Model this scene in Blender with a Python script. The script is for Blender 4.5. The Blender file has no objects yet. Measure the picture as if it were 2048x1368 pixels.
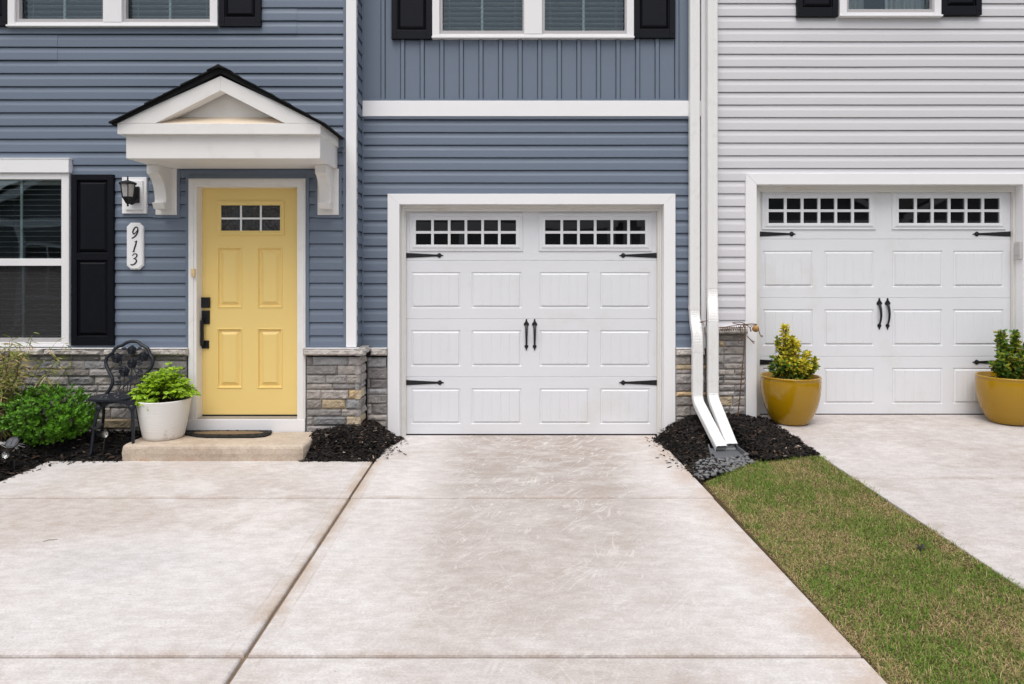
import bpy, math, random
import numpy as np
from mathutils import Vector, noise as mn
R = math.radians
random.seed(7); np.random.seed(7)
sc = bpy.context.scene
COL = sc.collection
CAMY, H, F = -6.51, 1.59, 1365.0

# photograph-plane measurements -> metres on a plane at depth Y
def PX(px, Y): return (px - 1024.0) * (Y - CAMY) / F
def PZ(py, Y): return H + (543.0 - py) * (Y - CAMY) / F

# ------------------------------------------------------------------ materials
class NT:
    def __init__(s, name):
        s.m = bpy.data.materials.new(name); s.m.use_nodes = True
        s.t = s.m.node_tree; s.t.nodes.clear()
        s.out = s.t.nodes.new('ShaderNodeOutputMaterial')
    def n(s, typ, **kw):
        nd = s.t.nodes.new(typ)
        for k, v in kw.items(): setattr(nd, k, v)
        return nd
    def link(s, a, b): s.t.links.new(a, b)
    def put(s, sock, v):
        if isinstance(v, bpy.types.NodeSocket): s.link(v, sock)
        elif isinstance(v, tuple) and len(v) == 3 and sock.type == 'RGBA': sock.default_value = (*v, 1)
        else: sock.default_value = v
    def math(s, op, a, b=0.0, c=None, clamp=False):
        nd = s.n('ShaderNodeMath', operation=op, use_clamp=clamp)
        s.put(nd.inputs[0], a); s.put(nd.inputs[1], b)
        if c is not None: s.put(nd.inputs[2], c)
        return nd.outputs[0]
    def mix(s, f, a, b, blend='MIX'):
        nd = s.n('ShaderNodeMix', data_type='RGBA', blend_type=blend)
        s.put(nd.inputs[0], f); s.put(nd.inputs[6], a); s.put(nd.inputs[7], b)
        return nd.outputs[2]
    def smooth(s, v, a, b, lo=0.0, hi=1.0):
        nd = s.n('ShaderNodeMapRange', interpolation_type='SMOOTHSTEP')
        s.put(nd.inputs[0], v); nd.inputs[1].default_value = a; nd.inputs[2].default_value = b
        nd.inputs[3].default_value = lo; nd.inputs[4].default_value = hi
        return nd.outputs[0]
    def pos(s): return s.n('ShaderNodeNewGeometry').outputs['Position']
    def scale(s, v, sv, rot=(0,0,0)):
        nd = s.n('ShaderNodeMapping'); s.link(v, nd.inputs[0])
        nd.inputs['Scale'].default_value = sv; nd.inputs['Rotation'].default_value = rot
        return nd.outputs[0]
    def noise(s, v, sc_, det=4, rough=.55, dist=0):
        nd = s.n('ShaderNodeTexNoise'); s.link(v, nd.inputs['Vector'])
        nd.inputs['Scale'].default_value = sc_; nd.inputs['Detail'].default_value = det
        nd.inputs['Roughness'].default_value = rough; nd.inputs['Distortion'].default_value = dist
        return nd.outputs[0]
    def xyz(s, v):
        nd = s.n('ShaderNodeSeparateXYZ'); s.link(v, nd.inputs[0]); return nd.outputs
    def bump(s, h, strength=.3, dist=.01):
        nd = s.n('ShaderNodeBump'); s.link(h, nd.inputs['Height'])
        nd.inputs['Strength'].default_value = strength; nd.inputs['Distance'].default_value = dist
        return nd.outputs[0]
    def principled(s, col, rough=.5, spec=.5, normal=None, metal=0.0, coat=0.0):
        p = s.n('ShaderNodeBsdfPrincipled')
        s.put(p.inputs['Base Color'], col); s.put(p.inputs['Roughness'], rough)
        p.inputs['Specular IOR Level'].default_value = spec; p.inputs['Metallic'].default_value = metal
        p.inputs['Coat Weight'].default_value = coat; p.inputs['Coat Roughness'].default_value = .03
        if normal is not None: s.link(normal, p.inputs['Normal'])
        return p.outputs[0]
    def done(s, sh): s.link(sh, s.out.inputs[0]); return s.m

def paint(name, col, rough=.45, var=.06, vs=3.0, bs=60, b=.05, spec=.4, stretch=(1,1,1), dirt=None, coat=0):
    t = NT(name); p = t.scale(t.pos(), stretch)
    a = t.noise(p, vs, 5); c0 = tuple(x*(1-var) for x in col); c1 = tuple(min(1, x*(1+var)) for x in col)
    c = t.mix(a, c0, c1)
    if dirt:
        d = t.smooth(t.noise(t.pos(), dirt[1], 6, .65), .52, .72)
        c = t.mix(t.math('MULTIPLY', d, dirt[2]), c, dirt[0])
    rr = t.math('ADD', t.math('MULTIPLY', t.noise(p, vs*4, 3), .2), rough - .1)
    return t.done(t.principled(c, rr, spec, t.bump(t.noise(p, bs, 3), b, .004), coat=coat))

def attr_mat(name, rough=.7, var=.25, vs=25, bs=50, b=.5, bd=.006, spec=.3, trans=0.0):
    t = NT(name); a = t.n('ShaderNodeAttribute', attribute_name='tint').outputs['Color']
    p = t.pos(); k = t.noise(p, vs, 6, .6)
    c = t.mix(1.0, a, t.mix(k, (1-var,)*3, (1+var,)*3), 'MULTIPLY')
    sh = t.principled(c, rough, spec, t.bump(t.noise(p, bs, 6, .65), b, bd) if b else None)
    if trans:
        tr = t.n('ShaderNodeBsdfTranslucent'); t.link(c, tr.inputs[0])
        mx = t.n('ShaderNodeMixShader'); mx.inputs[0].default_value = trans
        t.link(sh, mx.inputs[1]); t.link(tr.outputs[0], mx.inputs[2]); sh = mx.outputs[0]
    return t.done(sh)

def glass(name, tint=(.93,.97,.96), refl=1.0, wob=.0003):
    t = NT(name); tr = t.n('ShaderNodeBsdfTransparent'); t.put(tr.inputs[0], tint)
    gl = t.n('ShaderNodeBsdfGlossy'); gl.inputs['Roughness'].default_value = .015
    t.put(gl.inputs[0], (.72,.88,.97))  # blue of the reflected sky put into the gloss colour
    t.link(t.bump(t.noise(t.pos(), 2.2, 1), 1.0, wob*12), gl.inputs['Normal'])
    fr = t.n('ShaderNodeFresnel'); fr.inputs[0].default_value = 1.62
    mx = t.n('ShaderNodeMixShader'); t.link(t.math('MULTIPLY', fr.outputs[0], 1.7*refl, clamp=True), mx.inputs[0])
    t.link(tr.outputs[0], mx.inputs[1]); t.link(gl.outputs[0], mx.inputs[2])
    return t.done(mx.outputs[0])

def dark_glass(name, col, wob, rough=.02, spec=.8, sc_=2.5):
    t = NT(name)
    return t.done(t.principled(col, rough, spec, t.bump(t.noise(t.pos(), sc_, 2), .6, wob)))

def concrete(name, base, kind):
    t = NT(name); p = t.pos(); x, y, z = t.xyz(p)
    hi = tuple(min(.82, v*1.20) for v in base); beige = (base[0]*.83, base[1]*.775, base[2]*.735)
    big = t.noise(t.scale(p, (1,1.2,1), (0,0,.6)), .55, 8, .62, .8)
    c = t.mix(t.smooth(big, .43, .54), beige, base)
    big2 = t.noise(t.scale(p, (1,1.5,1), (0,0,-.35)), 1.0, 9, .70, .5)
    c = t.mix(t.smooth(big2, .49, .64, 0, .75), c, hi)
    def blob(cx, cy, rx, ry, rough_):
        dx = t.math('DIVIDE', t.math('SUBTRACT', x, cx), rx); dy = t.math('DIVIDE', t.math('SUBTRACT', y, cy), ry)
        rr = t.math('ADD', t.math('MULTIPLY', dx, dx), t.math('MULTIPLY', dy, dy))
        return t.smooth(t.math('ADD', rr, t.math('MULTIPLY', t.math('SUBTRACT', t.noise(p, 1.7, 8, .7, .6), .5), rough_)), 1.25, .45)
    if kind == 'pad':
        c = t.mix(t.math('MULTIPLY', blob(-3.15, -2.35, 1.15, .62, 3.0), .85), c, (base[0]*.76, base[1]*.68, base[2]*.63))
        c = t.mix(t.math('MULTIPLY', blob(-3.1, -3.2, .75, .85, 3.0), .65), c, (base[0]*.82, base[1]*.75, base[2]*.71))
        c = t.mix(t.math('MULTIPLY', blob(-2.15, -3.05, .85, .75, 2.8), .75), c, tuple(min(.8, v*1.10) for v in (base[0], base[1]*1.02, base[2]*1.05)))
        c = t.mix(t.math('MULTIPLY', blob(-2.2, -2.75, .40, .26, 3.4), .35), c, (base[0]*.74, base[1]*.78, base[2]*.83))
    if kind == 'main':
        for (cx, cy, rx, ry, f_) in ((-.78, -2.6, .36, 1.7, .55), (1.05, -2.4, .34, 2.0, .50)):
            c = t.mix(t.math('MULTIPLY', blob(cx, cy, rx, ry, 2.6), f_), c, tuple(min(.8, v*1.10) for v in (base[0], base[1]*1.02, base[2]*1.04)))
    mott = t.noise(t.scale(p, (1.0, 1.5, 1), (0,0,R(6))), 9.0, 8, .78)
    c = t.mix(t.smooth(mott, .38, .62), t.mix(.40, c, beige), t.mix(.45, c, hi))
    grey = t.smooth(t.noise(t.scale(p, (1.0, 3.0, 1), (0,0,.1)), 2.0, 9, .80), .55, .72)
    c = t.mix(t.math('MULTIPLY', grey, .55), c, (base[0]*.78, base[1]*.81, base[2]*.84))
    broom = t.noise(t.scale(p, (3.2, 40, 1), (0,0,R(4))), 1.6, 6, .75)
    c = t.mix(1.0, c, t.mix(t.smooth(broom, .3, .7), (.94,.94,.94), (1.05,1.05,1.05)), 'MULTIPLY')
    if kind == 'main':
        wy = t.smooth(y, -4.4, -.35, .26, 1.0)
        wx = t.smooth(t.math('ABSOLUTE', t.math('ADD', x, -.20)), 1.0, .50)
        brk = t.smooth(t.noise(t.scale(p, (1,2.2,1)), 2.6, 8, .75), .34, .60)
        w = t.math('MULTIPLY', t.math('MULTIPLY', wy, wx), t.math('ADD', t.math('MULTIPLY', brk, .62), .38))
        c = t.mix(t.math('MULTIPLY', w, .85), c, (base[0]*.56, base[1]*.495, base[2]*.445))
        for k, (rz, sx, sy, sc_, lo) in enumerate(((.55, 7.5, .8, 1.5, .47), (.95, 6.5, .9, 1.6, .49), (-.35, 7.0, .9, 1.7, .51), (.20, 8.0, .8, 1.5, .49), (1.25, 7.0, .9, 1.5, .51), (-.80, 6.5, 1.0, 1.6, .54))):
            n_ = t.noise(t.scale(t.scale(p, (1,1,1), (0,0,rz)), (sx, sy, 1)), sc_, 2, .45, .25)
            line = t.smooth(t.math('ABSOLUTE', t.math('SUBTRACT', n_, .5)), .022, .002)
            msk = t.smooth(t.noise(t.scale(p, (1,1.2,1), (0,0,k*1.3)), 2.2 + k*.4, 6, .72), lo, lo+.12)
            f = t.math('MULTIPLY', t.math('MULTIPLY', line, msk), t.math('ADD', t.math('MULTIPLY', t.math('MULTIPLY', wy, wx), .75), t.math('ADD', t.math('MULTIPLY', wx, .3), .12)))
            c = t.mix(t.math('MULTIPLY', f, .55), c, tuple(min(.86, v_*1.17) for v_ in base))
        ed = t.smooth(x, 1.10, 1.47)
        c = t.mix(t.math('MULTIPLY', t.math('MULTIPLY', ed, t.smooth(t.noise(p, 3.0, 6, .7), .34, .6)), .7), c, (base[0]*.80, base[1]*.63, base[2]*.50))
    if kind in ('main', 'pad'):
        jx = t.math('ABSOLUTE', t.math('SUBTRACT', x, t.math('ADD', -1.158, t.math('MULTIPLY', t.math('ADD', y, .78), -.0171))))
        lip = t.math('MULTIPLY', t.smooth(t.math('ABSOLUTE', t.math('SUBTRACT', jx, .078)), .009, .002), t.smooth(t.noise(p, 4, 4), .35, .6))
        c = t.mix(t.math('MULTIPLY', lip, .35), c, (base[0]*.66, base[1]*.57, base[2]*.50))
        jd = t.smooth(jx, .10, .012)
        c = t.mix(t.math('MULTIPLY', jd, t.smooth(t.noise(p, 2.2, 6, .7), .36, .66)), c, (base[0]*.78, base[1]*.655, base[2]*.54))
    for yj, wd in ((-1.71, .05), (-3.68, .05)):
        jy = t.smooth(t.math('ABSOLUTE', t.math('SUBTRACT', y, yj)), wd, .006)
        c = t.mix(t.math('MULTIPLY', jy, t.smooth(t.noise(p, 2.6, 6, .7), .36, .68, 0, .8)), c, (base[0]*.72, base[1]*.60, base[2]*.52))
    if kind == 'step':
        rust = t.math('MULTIPLY', t.smooth(z, .05, .0), t.smooth(t.noise(p, 5, 6, .7), .48, .64))
        c = t.mix(t.math('MULTIPLY', rust, .55), c, (.50,.29,.17))
        pit = t.smooth(t.noise(p, 60, 4, .7), .62, .70)
        c = t.mix(t.math('MULTIPLY', pit, .35), c, tuple(v*.45 for v in base))
    spk = t.noise(t.scale(p, (.7,1.6,1)), 110, 3, .75)
    c = t.mix(1.0, c, t.mix(t.smooth(spk, .3, .7), (.86,.86,.86), (1.12,1.12,1.12)), 'MULTIPLY')
    pits = t.smooth(t.noise(p, 38, 2, .5), .735, .77)
    c = t.mix(t.math('MULTIPLY', pits, .55), c, tuple(v*.4 for v in base))
    hgt = t.math('ADD', t.math('MULTIPLY', broom, .8), t.math('MULTIPLY', spk, .5))
    return t.done(t.principled(c, .88, .25, t.bump(hgt, .35 if kind != 'step' else .6, .003)))

M = {}
M['blue'] = paint('blue_vinyl', (.156,.192,.252), .5, .035, 1.5, 90, .05, stretch=(1,1,9), spec=.35)
M['grey'] = paint('pale_grey_vinyl', (.638,.630,.655), .5, .03, 1.4, 90, .05, stretch=(1,1,9), spec=.35)
M['white'] = paint('white_trim', (.86,.855,.87), .42, .02, 2, 70, .03)
M['cream'] = paint('painted_wood', (.82,.805,.79), .5, .03, 3, 50, .06, dirt=((.55,.47,.38), 5, .18))
M['garage'] = paint('garage_steel', (.745,.755,.785), .42, .03, 1.6, 260, .10, dirt=((.66,.64,.60), 2.3, .40))
M['stop'] = paint('weather_strip', (.76,.745,.71), .5, .04, 3, 50, .05, dirt=((.5,.42,.3), 2, .35))
M['yellow'] = paint('yellow_door', (.88,.655,.240), .42, .02, 3, 300, .05)
M['shutter'] = paint('black_shutter', (.0050,.0056,.0095), .42, .1, 4, 160, .10, spec=.18)
M['iron'] = paint('black_iron', (.012,.012,.014), .45, .2, 20, 60, .15)
M['hard'] = paint('matte_black', (.008,.008,.009), .5, .1, 9, 60, .1)
M['chair'] = paint('cast_metal', (.018,.021,.029), .36, .25, 14, 60, .3, spec=.3)
M['black_plastic'] = paint('black_plastic', (.013,.013,.014), .4, .1, 9, 60, .1)
M['vinyl'] = paint('window_vinyl', (.82,.81,.825), .35, .015, 2, 50, .02)
M['sash'] = paint('screen_frame', (.46,.44,.45), .45, .03, 3, 50, .03)
M['muntin'] = paint('inner_muntin', (.72,.82,.80), .5, .03, 3, 50, .03)
M['blind'] = paint('blind_slat', (.80,.84,.82), .5, .03, 3, 50, .03)
M['curtain'] = paint('curtain_cloth', (.62,.66,.65), .8, .06, 3, 50, .1)
M['room'] = paint('dim_room', (.030,.032,.034), .8, .1, 2, 30, .1)
M['glass'] = glass('window_glass'); M['glassl'] = glass('lower_window_glass', refl=1.9, wob=.00018)
M['dglass'] = dark_glass('garage_glass', (.006,.006,.007), .004, .02, 1.0, 1.2)
M['lglass'] = dark_glass('textured_glass', (.030,.031,.034), .10, .10, .55, 16)
M['screen'] = None
t = NT('insect_screen'); tr = t.n('ShaderNodeBsdfTransparent'); df = t.n('ShaderNodeBsdfDiffuse'); t.put(df.inputs[0], (.075,.072,.074))
mx = t.n('ShaderNodeMixShader'); mx.inputs[0].default_value = .50; t.link(tr.outputs[0], mx.inputs[1]); t.link(df.outputs[0], mx.inputs[2]); M['screen'] = t.done(mx.outputs[0])
M['stone'] = attr_mat('ledge_stone', .85, .38, 26, 55, .9, .012)
M['cap'] = attr_mat('cap_stone', .85, .22, 30, 50, .6, .010)
M['mortar'] = paint('mortar', (.05,.047,.045), .9, .2, 20, 60, .4)
M['leaf'] = attr_mat('leaf', .42, .18, 40, 60, 0, spec=.45, trans=.22)
M['grassm'] = attr_mat('grass_blade', .6, .15, 30, 60, 0, spec=.25, trans=.2)
M['mulch'] = attr_mat('bark_chip', .9, .35, 60, 120, .5, .004, spec=.15)
M['soil'] = paint('dark_soil', (.018,.014,.012), .95, .4, 18, 40, .8, spec=.1)
M['jointbed'] = paint('joint_grit', (.20,.145,.10), .95, .4, 18, 40, .8, spec=.1)
M['turfbase'] = paint('thatch', (.085,.060,.034), .95, .4, 16, 60, .8, spec=.1)
M['bark'] = paint('plant_stem', (.10,.075,.04), .8, .2, 20, 60, .3)
M['pebble'] = attr_mat('river_pebble', .55, .16, 30, 90, .12, .002, spec=.4)
M['lawn'] = paint('far_lawn', (.075,.085,.03), .95, .3, 4, 60, .6)
M['road'] = paint('asphalt', (.055,.055,.056), .9, .2, 6, 150, .4)
M['shingle'] = paint('black_shingle', (.010,.010,.011), .8, .3, 30, 90, .6, spec=.25)
M['warm'] = paint('beige_ledge', (.74,.62,.48), .6, .06, 6, 50, .1)  # warm beige tone of the sloped gable ledge
M['downspout'] = paint('white_aluminium', (.80,.80,.79), .33, .02, 3, 40, .04, dirt=((.5,.46,.4), 9, .25))
M['alum'] = paint('threshold_metal', (.34,.31,.28), .4, .1, 9, 60, .1)
M['wire'] = paint('rusty_wire', (.13,.075,.045), .65, .4, 40, 80, .3)
M['brass'] = paint('rusty_ball', (.32,.17,.05), .45, .5, 30, 60, .3)
M['mat'] = paint('rubber_mat', (.016,.015,.014), .8, .2, 30, 90, .5)
M['coir'] = paint('coir_inset', (.20,.135,.075), .95, .45, 26, 150, .6)
M['splash'] = paint('grey_plastic', (.115,.12,.13), .5, .12, 9, 60, .1)
M['bell'] = paint('bell_plastic', (.75,.58,.33), .4, .03, 9, 60, .05)
M['keypad'] = paint('keypad_plastic', (.50,.49,.48), .5, .05, 9, 60, .05)
M['house2'] = paint('charcoal_siding', (.17,.18,.185), .6, .1, 2, 60, .1, stretch=(1,1,9))
M['potwhite'] = None
t = NT('ribbed_white_pot'); p = t.pos()
rib = t.noise(t.scale(p, (4,4,120)), 1.3, 3, .6); d = t.smooth(t.noise(p, 9, 6, .7), .55, .72)
x, y, z = t.xyz(p); low = t.smooth(z, .34, .15)
c = t.mix(t.math('MULTIPLY', t.math('MULTIPLY', d, low), .7), (.80,.785,.755), (.44,.34,.25))
M['potwhite'] = t.done(t.principled(c, .55, .35, t.bump(rib, .55, .007)))
t = NT('ochre_glaze'); p = t.pos()
c = t.mix(t.noise(p, 3.0, 5), (.33,.175,.0008), (.41,.232,.0018))
c = t.mix(t.math('MULTIPLY', t.smooth(t.noise(t.scale(p, (1,1,.35)), 26, 4, .7), .60, .72), .25), c, (.22,.13,.01))
M['ochre'] = t.done(t.principled(c, .16, .5, t.bump(t.noise(p, 12, 2), .06, .004), coat=.15))
t = NT('solar_cell'); p = t.pos(); M['cell'] = t.done(t.principled(t.mix(t.noise(p, 40, 2), (.03,.035,.05), (.06,.065,.08)), .15, .6))
t = NT('lamp_reflector'); p = t.pos(); M['chrome'] = t.done(t.principled(t.mix(t.noise(p, 60, 2), (.20,.20,.19), (.62,.62,.60)), .12, .5, t.bump(t.noise(p, 90, 1), .8, .01), metal=.9))
t = NT('lantern_glass'); p = t.pos(); M['lantglass'] = t.done(t.principled(t.mix(t.noise(t.scale(p, (1,1,.3)), 30, 3), (.30,.29,.28), (.62,.61,.60)), .1, .5))
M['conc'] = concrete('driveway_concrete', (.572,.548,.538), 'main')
M['concpad'] = concrete('pad_concrete', (.562,.538,.528), 'pad')
M['conc2'] = concrete('neighbour_concrete', (.505,.478,.468), 'plain')
M['concstep'] = concrete('step_concrete', (.50,.425,.345), 'step')

# ------------------------------------------------------------------ mesh builder
class MB:
    def __init__(s): s.v = []; s.f = []; s.c = []; s.parts = []
    def add(s, verts, faces, col=None):
        b = len(s.v); s.v.extend(tuple(q) for q in verts)
        if col is None: s.c.extend([(.5,.5,.5)]*len(verts))
        elif isinstance(col, list): s.c.extend(col)
        else: s.c.extend([col]*len(verts))
        f0 = len(s.f); s.f.extend(tuple(i+b for i in f) for f in faces)
        s.parts.append((b, len(s.v), f0, len(s.f)))
    def box(s, x0, x1, y0, y1, z0, z1, col=None):
        if x0 > x1: x0, x1 = x1, x0
        if y0 > y1: y0, y1 = y1, y0
        if z0 > z1: z0, z1 = z1, z0
        v = [(x0,y0,z0),(x1,y0,z0),(x1,y1,z0),(x0,y1,z0),(x0,y0,z1),(x1,y0,z1),(x1,y1,z1),(x0,y1,z1)]
        s.add(v, [(0,3,2,1),(4,5,6,7),(0,1,5,4),(1,2,6,5),(2,3,7,6),(3,0,4,7)], col)
    def quad(s, a, b, c, d, col=None): s.add([a,b,c,d], [(0,1,2,3)], col)
    def prism(s, poly, y0, y1, axis='y', col=None):
        # poly: (x,z) (axis y) or (y,z) (axis x), any winding
        ar = sum(poly[i][0]*poly[(i+1) % len(poly)][1] - poly[(i+1) % len(poly)][0]*poly[i][1] for i in range(len(poly)))
        if ar < 0: poly = poly[::-1]
        n = len(poly)
        if y0 > y1: y0, y1 = y1, y0
        if axis == 'y':
            v = [(p[0], y0, p[1]) for p in poly] + [(p[0], y1, p[1]) for p in poly]
            fs = [tuple(range(n)), tuple(range(2*n-1, n-1, -1))] + [(i, n+i, n+(i+1) % n, (i+1) % n) for i in range(n)]
        elif axis == 'x':
            v = [(y1, p[0], p[1]) for p in poly] + [(y0, p[0], p[1]) for p in poly]
            fs = [tuple(range(n)), tuple(range(2*n-1, n-1, -1))] + [(i, n+i, n+(i+1) % n, (i+1) % n) for i in range(n)]
        else:
            v = [(p[0], p[1], y1) for p in poly] + [(p[0], p[1], y0) for p in poly]
            fs = [tuple(range(n)), tuple(range(2*n-1, n-1, -1))] + [(i, n+i, n+(i+1) % n, (i+1) % n) for i in range(n)]
        s.add(v, fs, col)
    def tube(s, pts, r, n=8, closed=False, sy=1.0, col=None):
        pts = [Vector(p) for p in pts]; m = len(pts)
        rs = r if isinstance(r, (list, tuple)) else [r]*m
        vs = []; up = None
        for i in range(m):
            a = pts[(i-1) % m] if (closed or i) else pts[i]; b = pts[(i+1) % m] if (closed or i < m-1) else pts[i]
            t_ = (b-a).normalized() if (b-a).length > 1e-9 else Vector((0,0,1))
            if up is None:
                up = Vector((0,1,0)) if abs(t_.y) < .9 else Vector((1,0,0))
            s1 = t_.cross(up)
            if s1.length < 1e-5: s1 = t_.cross(Vector((1,0,.1)))
            s1.normalize(); u = s1.cross(t_).normalized(); up = u
            for k in range(n):
                an = 2*math.pi*k/n; o = s1*math.cos(an)*rs[i] + u*math.sin(an)*rs[i]
                q = pts[i] + Vector((o.x, o.y*sy, o.z)); vs.append(tuple(q))
        fs = []
        for i in range(m if closed else m-1):
            j = (i+1) % m
            for k in range(n):
                k2 = (k+1) % n; fs.append((i*n+k, i*n+k2, j*n+k2, j*n+k))
        if not closed: fs.append(tuple(range(n-1,-1,-1))); fs.append(tuple((m-1)*n+k for k in range(n)))
        s.add(vs, fs, col)
    def lathe(s, prof, c, n=48, cap0=True, cap1=False, ax=None, col=None):
        vs = []; fs = []; m = len(prof)
        for r, z in prof:
            for k in range(n):
                a = 2*math.pi*k/n
                q = Vector((r*math.cos(a), r*math.sin(a), z))
                if ax is not None: q = ax @ q
                vs.append((c[0]+q.x, c[1]+q.y, c[2]+q.z))
        for i in range(m-1):
            for k in range(n):
                k2 = (k+1) % n; fs.append((i*n+k, i*n+k2, (i+1)*n+k2, (i+1)*n+k))
        if cap0: fs.append(tuple(range(n-1,-1,-1)))
        if cap1: fs.append(tuple((m-1)*n+k for k in range(n)))
        s.add(vs, fs, col)
    def rings(s, x0, z0, x1, z1, steps, mp=None):
        """nested rectangles on the facing wall: steps = [(inset, y)], last one filled"""
        vs = []; fs = []
        for i, (ins, y) in enumerate(steps):
            vs += [(x0+ins, y, z0+ins), (x1-ins, y, z0+ins), (x1-ins, y, z1-ins), (x0+ins, y, z1-ins)]
            if i:
                b = (i-1)*4
                for k in range(4): fs.append((b+k, b+(k+1) % 4, b+4+(k+1) % 4, b+4+k))
        b = (len(steps)-1)*4; fs.append((b, b+1, b+2, b+3)); s.add(vs, fs)
    def sheet_holes(s, x0, z0, x1, z1, y, holes):
        for (a, b, c, d) in rect_sub((x0, z0, x1, z1), holes): s.quad((a,y,b), (c,y,b), (c,y,d), (a,y,d))
    def build(s, name, mat, parent=None, origin=None, bevel=0, smooth=False, seg=2):
        if parent is not None: o0 = ORG[parent.name]
        elif origin is not None: o0 = Vector(origin)
        else:
            a = np.array(s.v); o0 = Vector(((a[:,0].min()+a[:,0].max())/2, (a[:,1].min()+a[:,1].max())/2, a[:,2].min()))
        me = bpy.data.meshes.new(name)
        me.from_pydata([(q[0]-o0.x, q[1]-o0.y, q[2]-o0.z) for q in s.v], [], s.f)
        at = me.color_attributes.new('tint', 'FLOAT_COLOR', 'POINT')
        at.data.foreach_set('color', np.array([(*c, 1.0) for c in s.c], dtype=np.float32).ravel())
        if smooth: me.polygons.foreach_set('use_smooth', [True]*len(me.polygons))
        me.materials.append(mat); me.update()
        o = bpy.data.objects.new(name, me); COL.objects.link(o)
        ORG[o.name] = o0
        if parent is not None: o.parent = parent
        else: o.location = o0
        if bevel:
            bm = o.modifiers.new('bevel', 'BEVEL'); bm.width = bevel; bm.segments = seg; bm.limit_method = 'ANGLE'; bm.angle_limit = R(35)
            bm.harden_normals = False
        return o
    def build_each(s, name, mat, parent=None, **kw):
        # one object per connected piece
        out = []
        for (v0, v1, f0, f1) in s.parts:
            m = MB(); m.v = s.v[v0:v1]; m.c = s.c[v0:v1]; m.f = [tuple(i-v0 for i in f) for f in s.f[f0:f1]]
            out.append(m.build(name, mat, parent, **kw))
        return out
ORG = {}
def rect_sub(r, holes):
    out = [r]
    for h in holes:
        nx = []
        for (a, b, c, d) in out:
            if h[0] >= c or h[2] <= a or h[1] >= d or h[3] <= b: nx.append((a,b,c,d)); continue
            x0, x1 = max(a, h[0]), min(c, h[2])
            if h[0] > a: nx.append((a, b, h[0], d))
            if h[2] < c: nx.append((h[2], b, c, d))
            if h[1] > b: nx.append((x0, b, x1, h[1]))
            if h[3] < d: nx.append((x0, h[3], x1, d))
        out = nx
    return out
def tag(o, label, cat, group=None, kind=None):
    if label: o['label'] = label
    if cat: o['category'] = cat
    if group: o['group'] = group
    if kind: o['kind'] = kind
    return o
def thing(name, loc, label, cat, group=None):
    o = bpy.data.objects.new(name, None); COL.objects.link(o); o.location = loc; o.empty_display_size = .1
    ORG[o.name] = Vector(loc); return tag(o, label, cat, group)
def structure(o): o['kind'] = 'structure'; return o
def rot_to(d):
    return Vector((0,0,1)).rotation_difference(Vector(d).normalized()).to_matrix()

# ------------------------------------------------------------------ planes
YL, YM, YR = -0.25, 0.0, -0.04          # siding faces: left block, middle, neighbour
XC = -1.426                              # outer corner of the left block
XS = 1.815                               # split between the two houses
ZTOP = 6.3
blue = thing('townhouse', (-1.4, 0, 0), 'blue grey townhouse with a yellow front door and a white garage door', 'house')
greyh = thing('townhouse', (3.9, 0, 0), 'pale grey townhouse on the right with ochre pots by its garage door', 'house')

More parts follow.
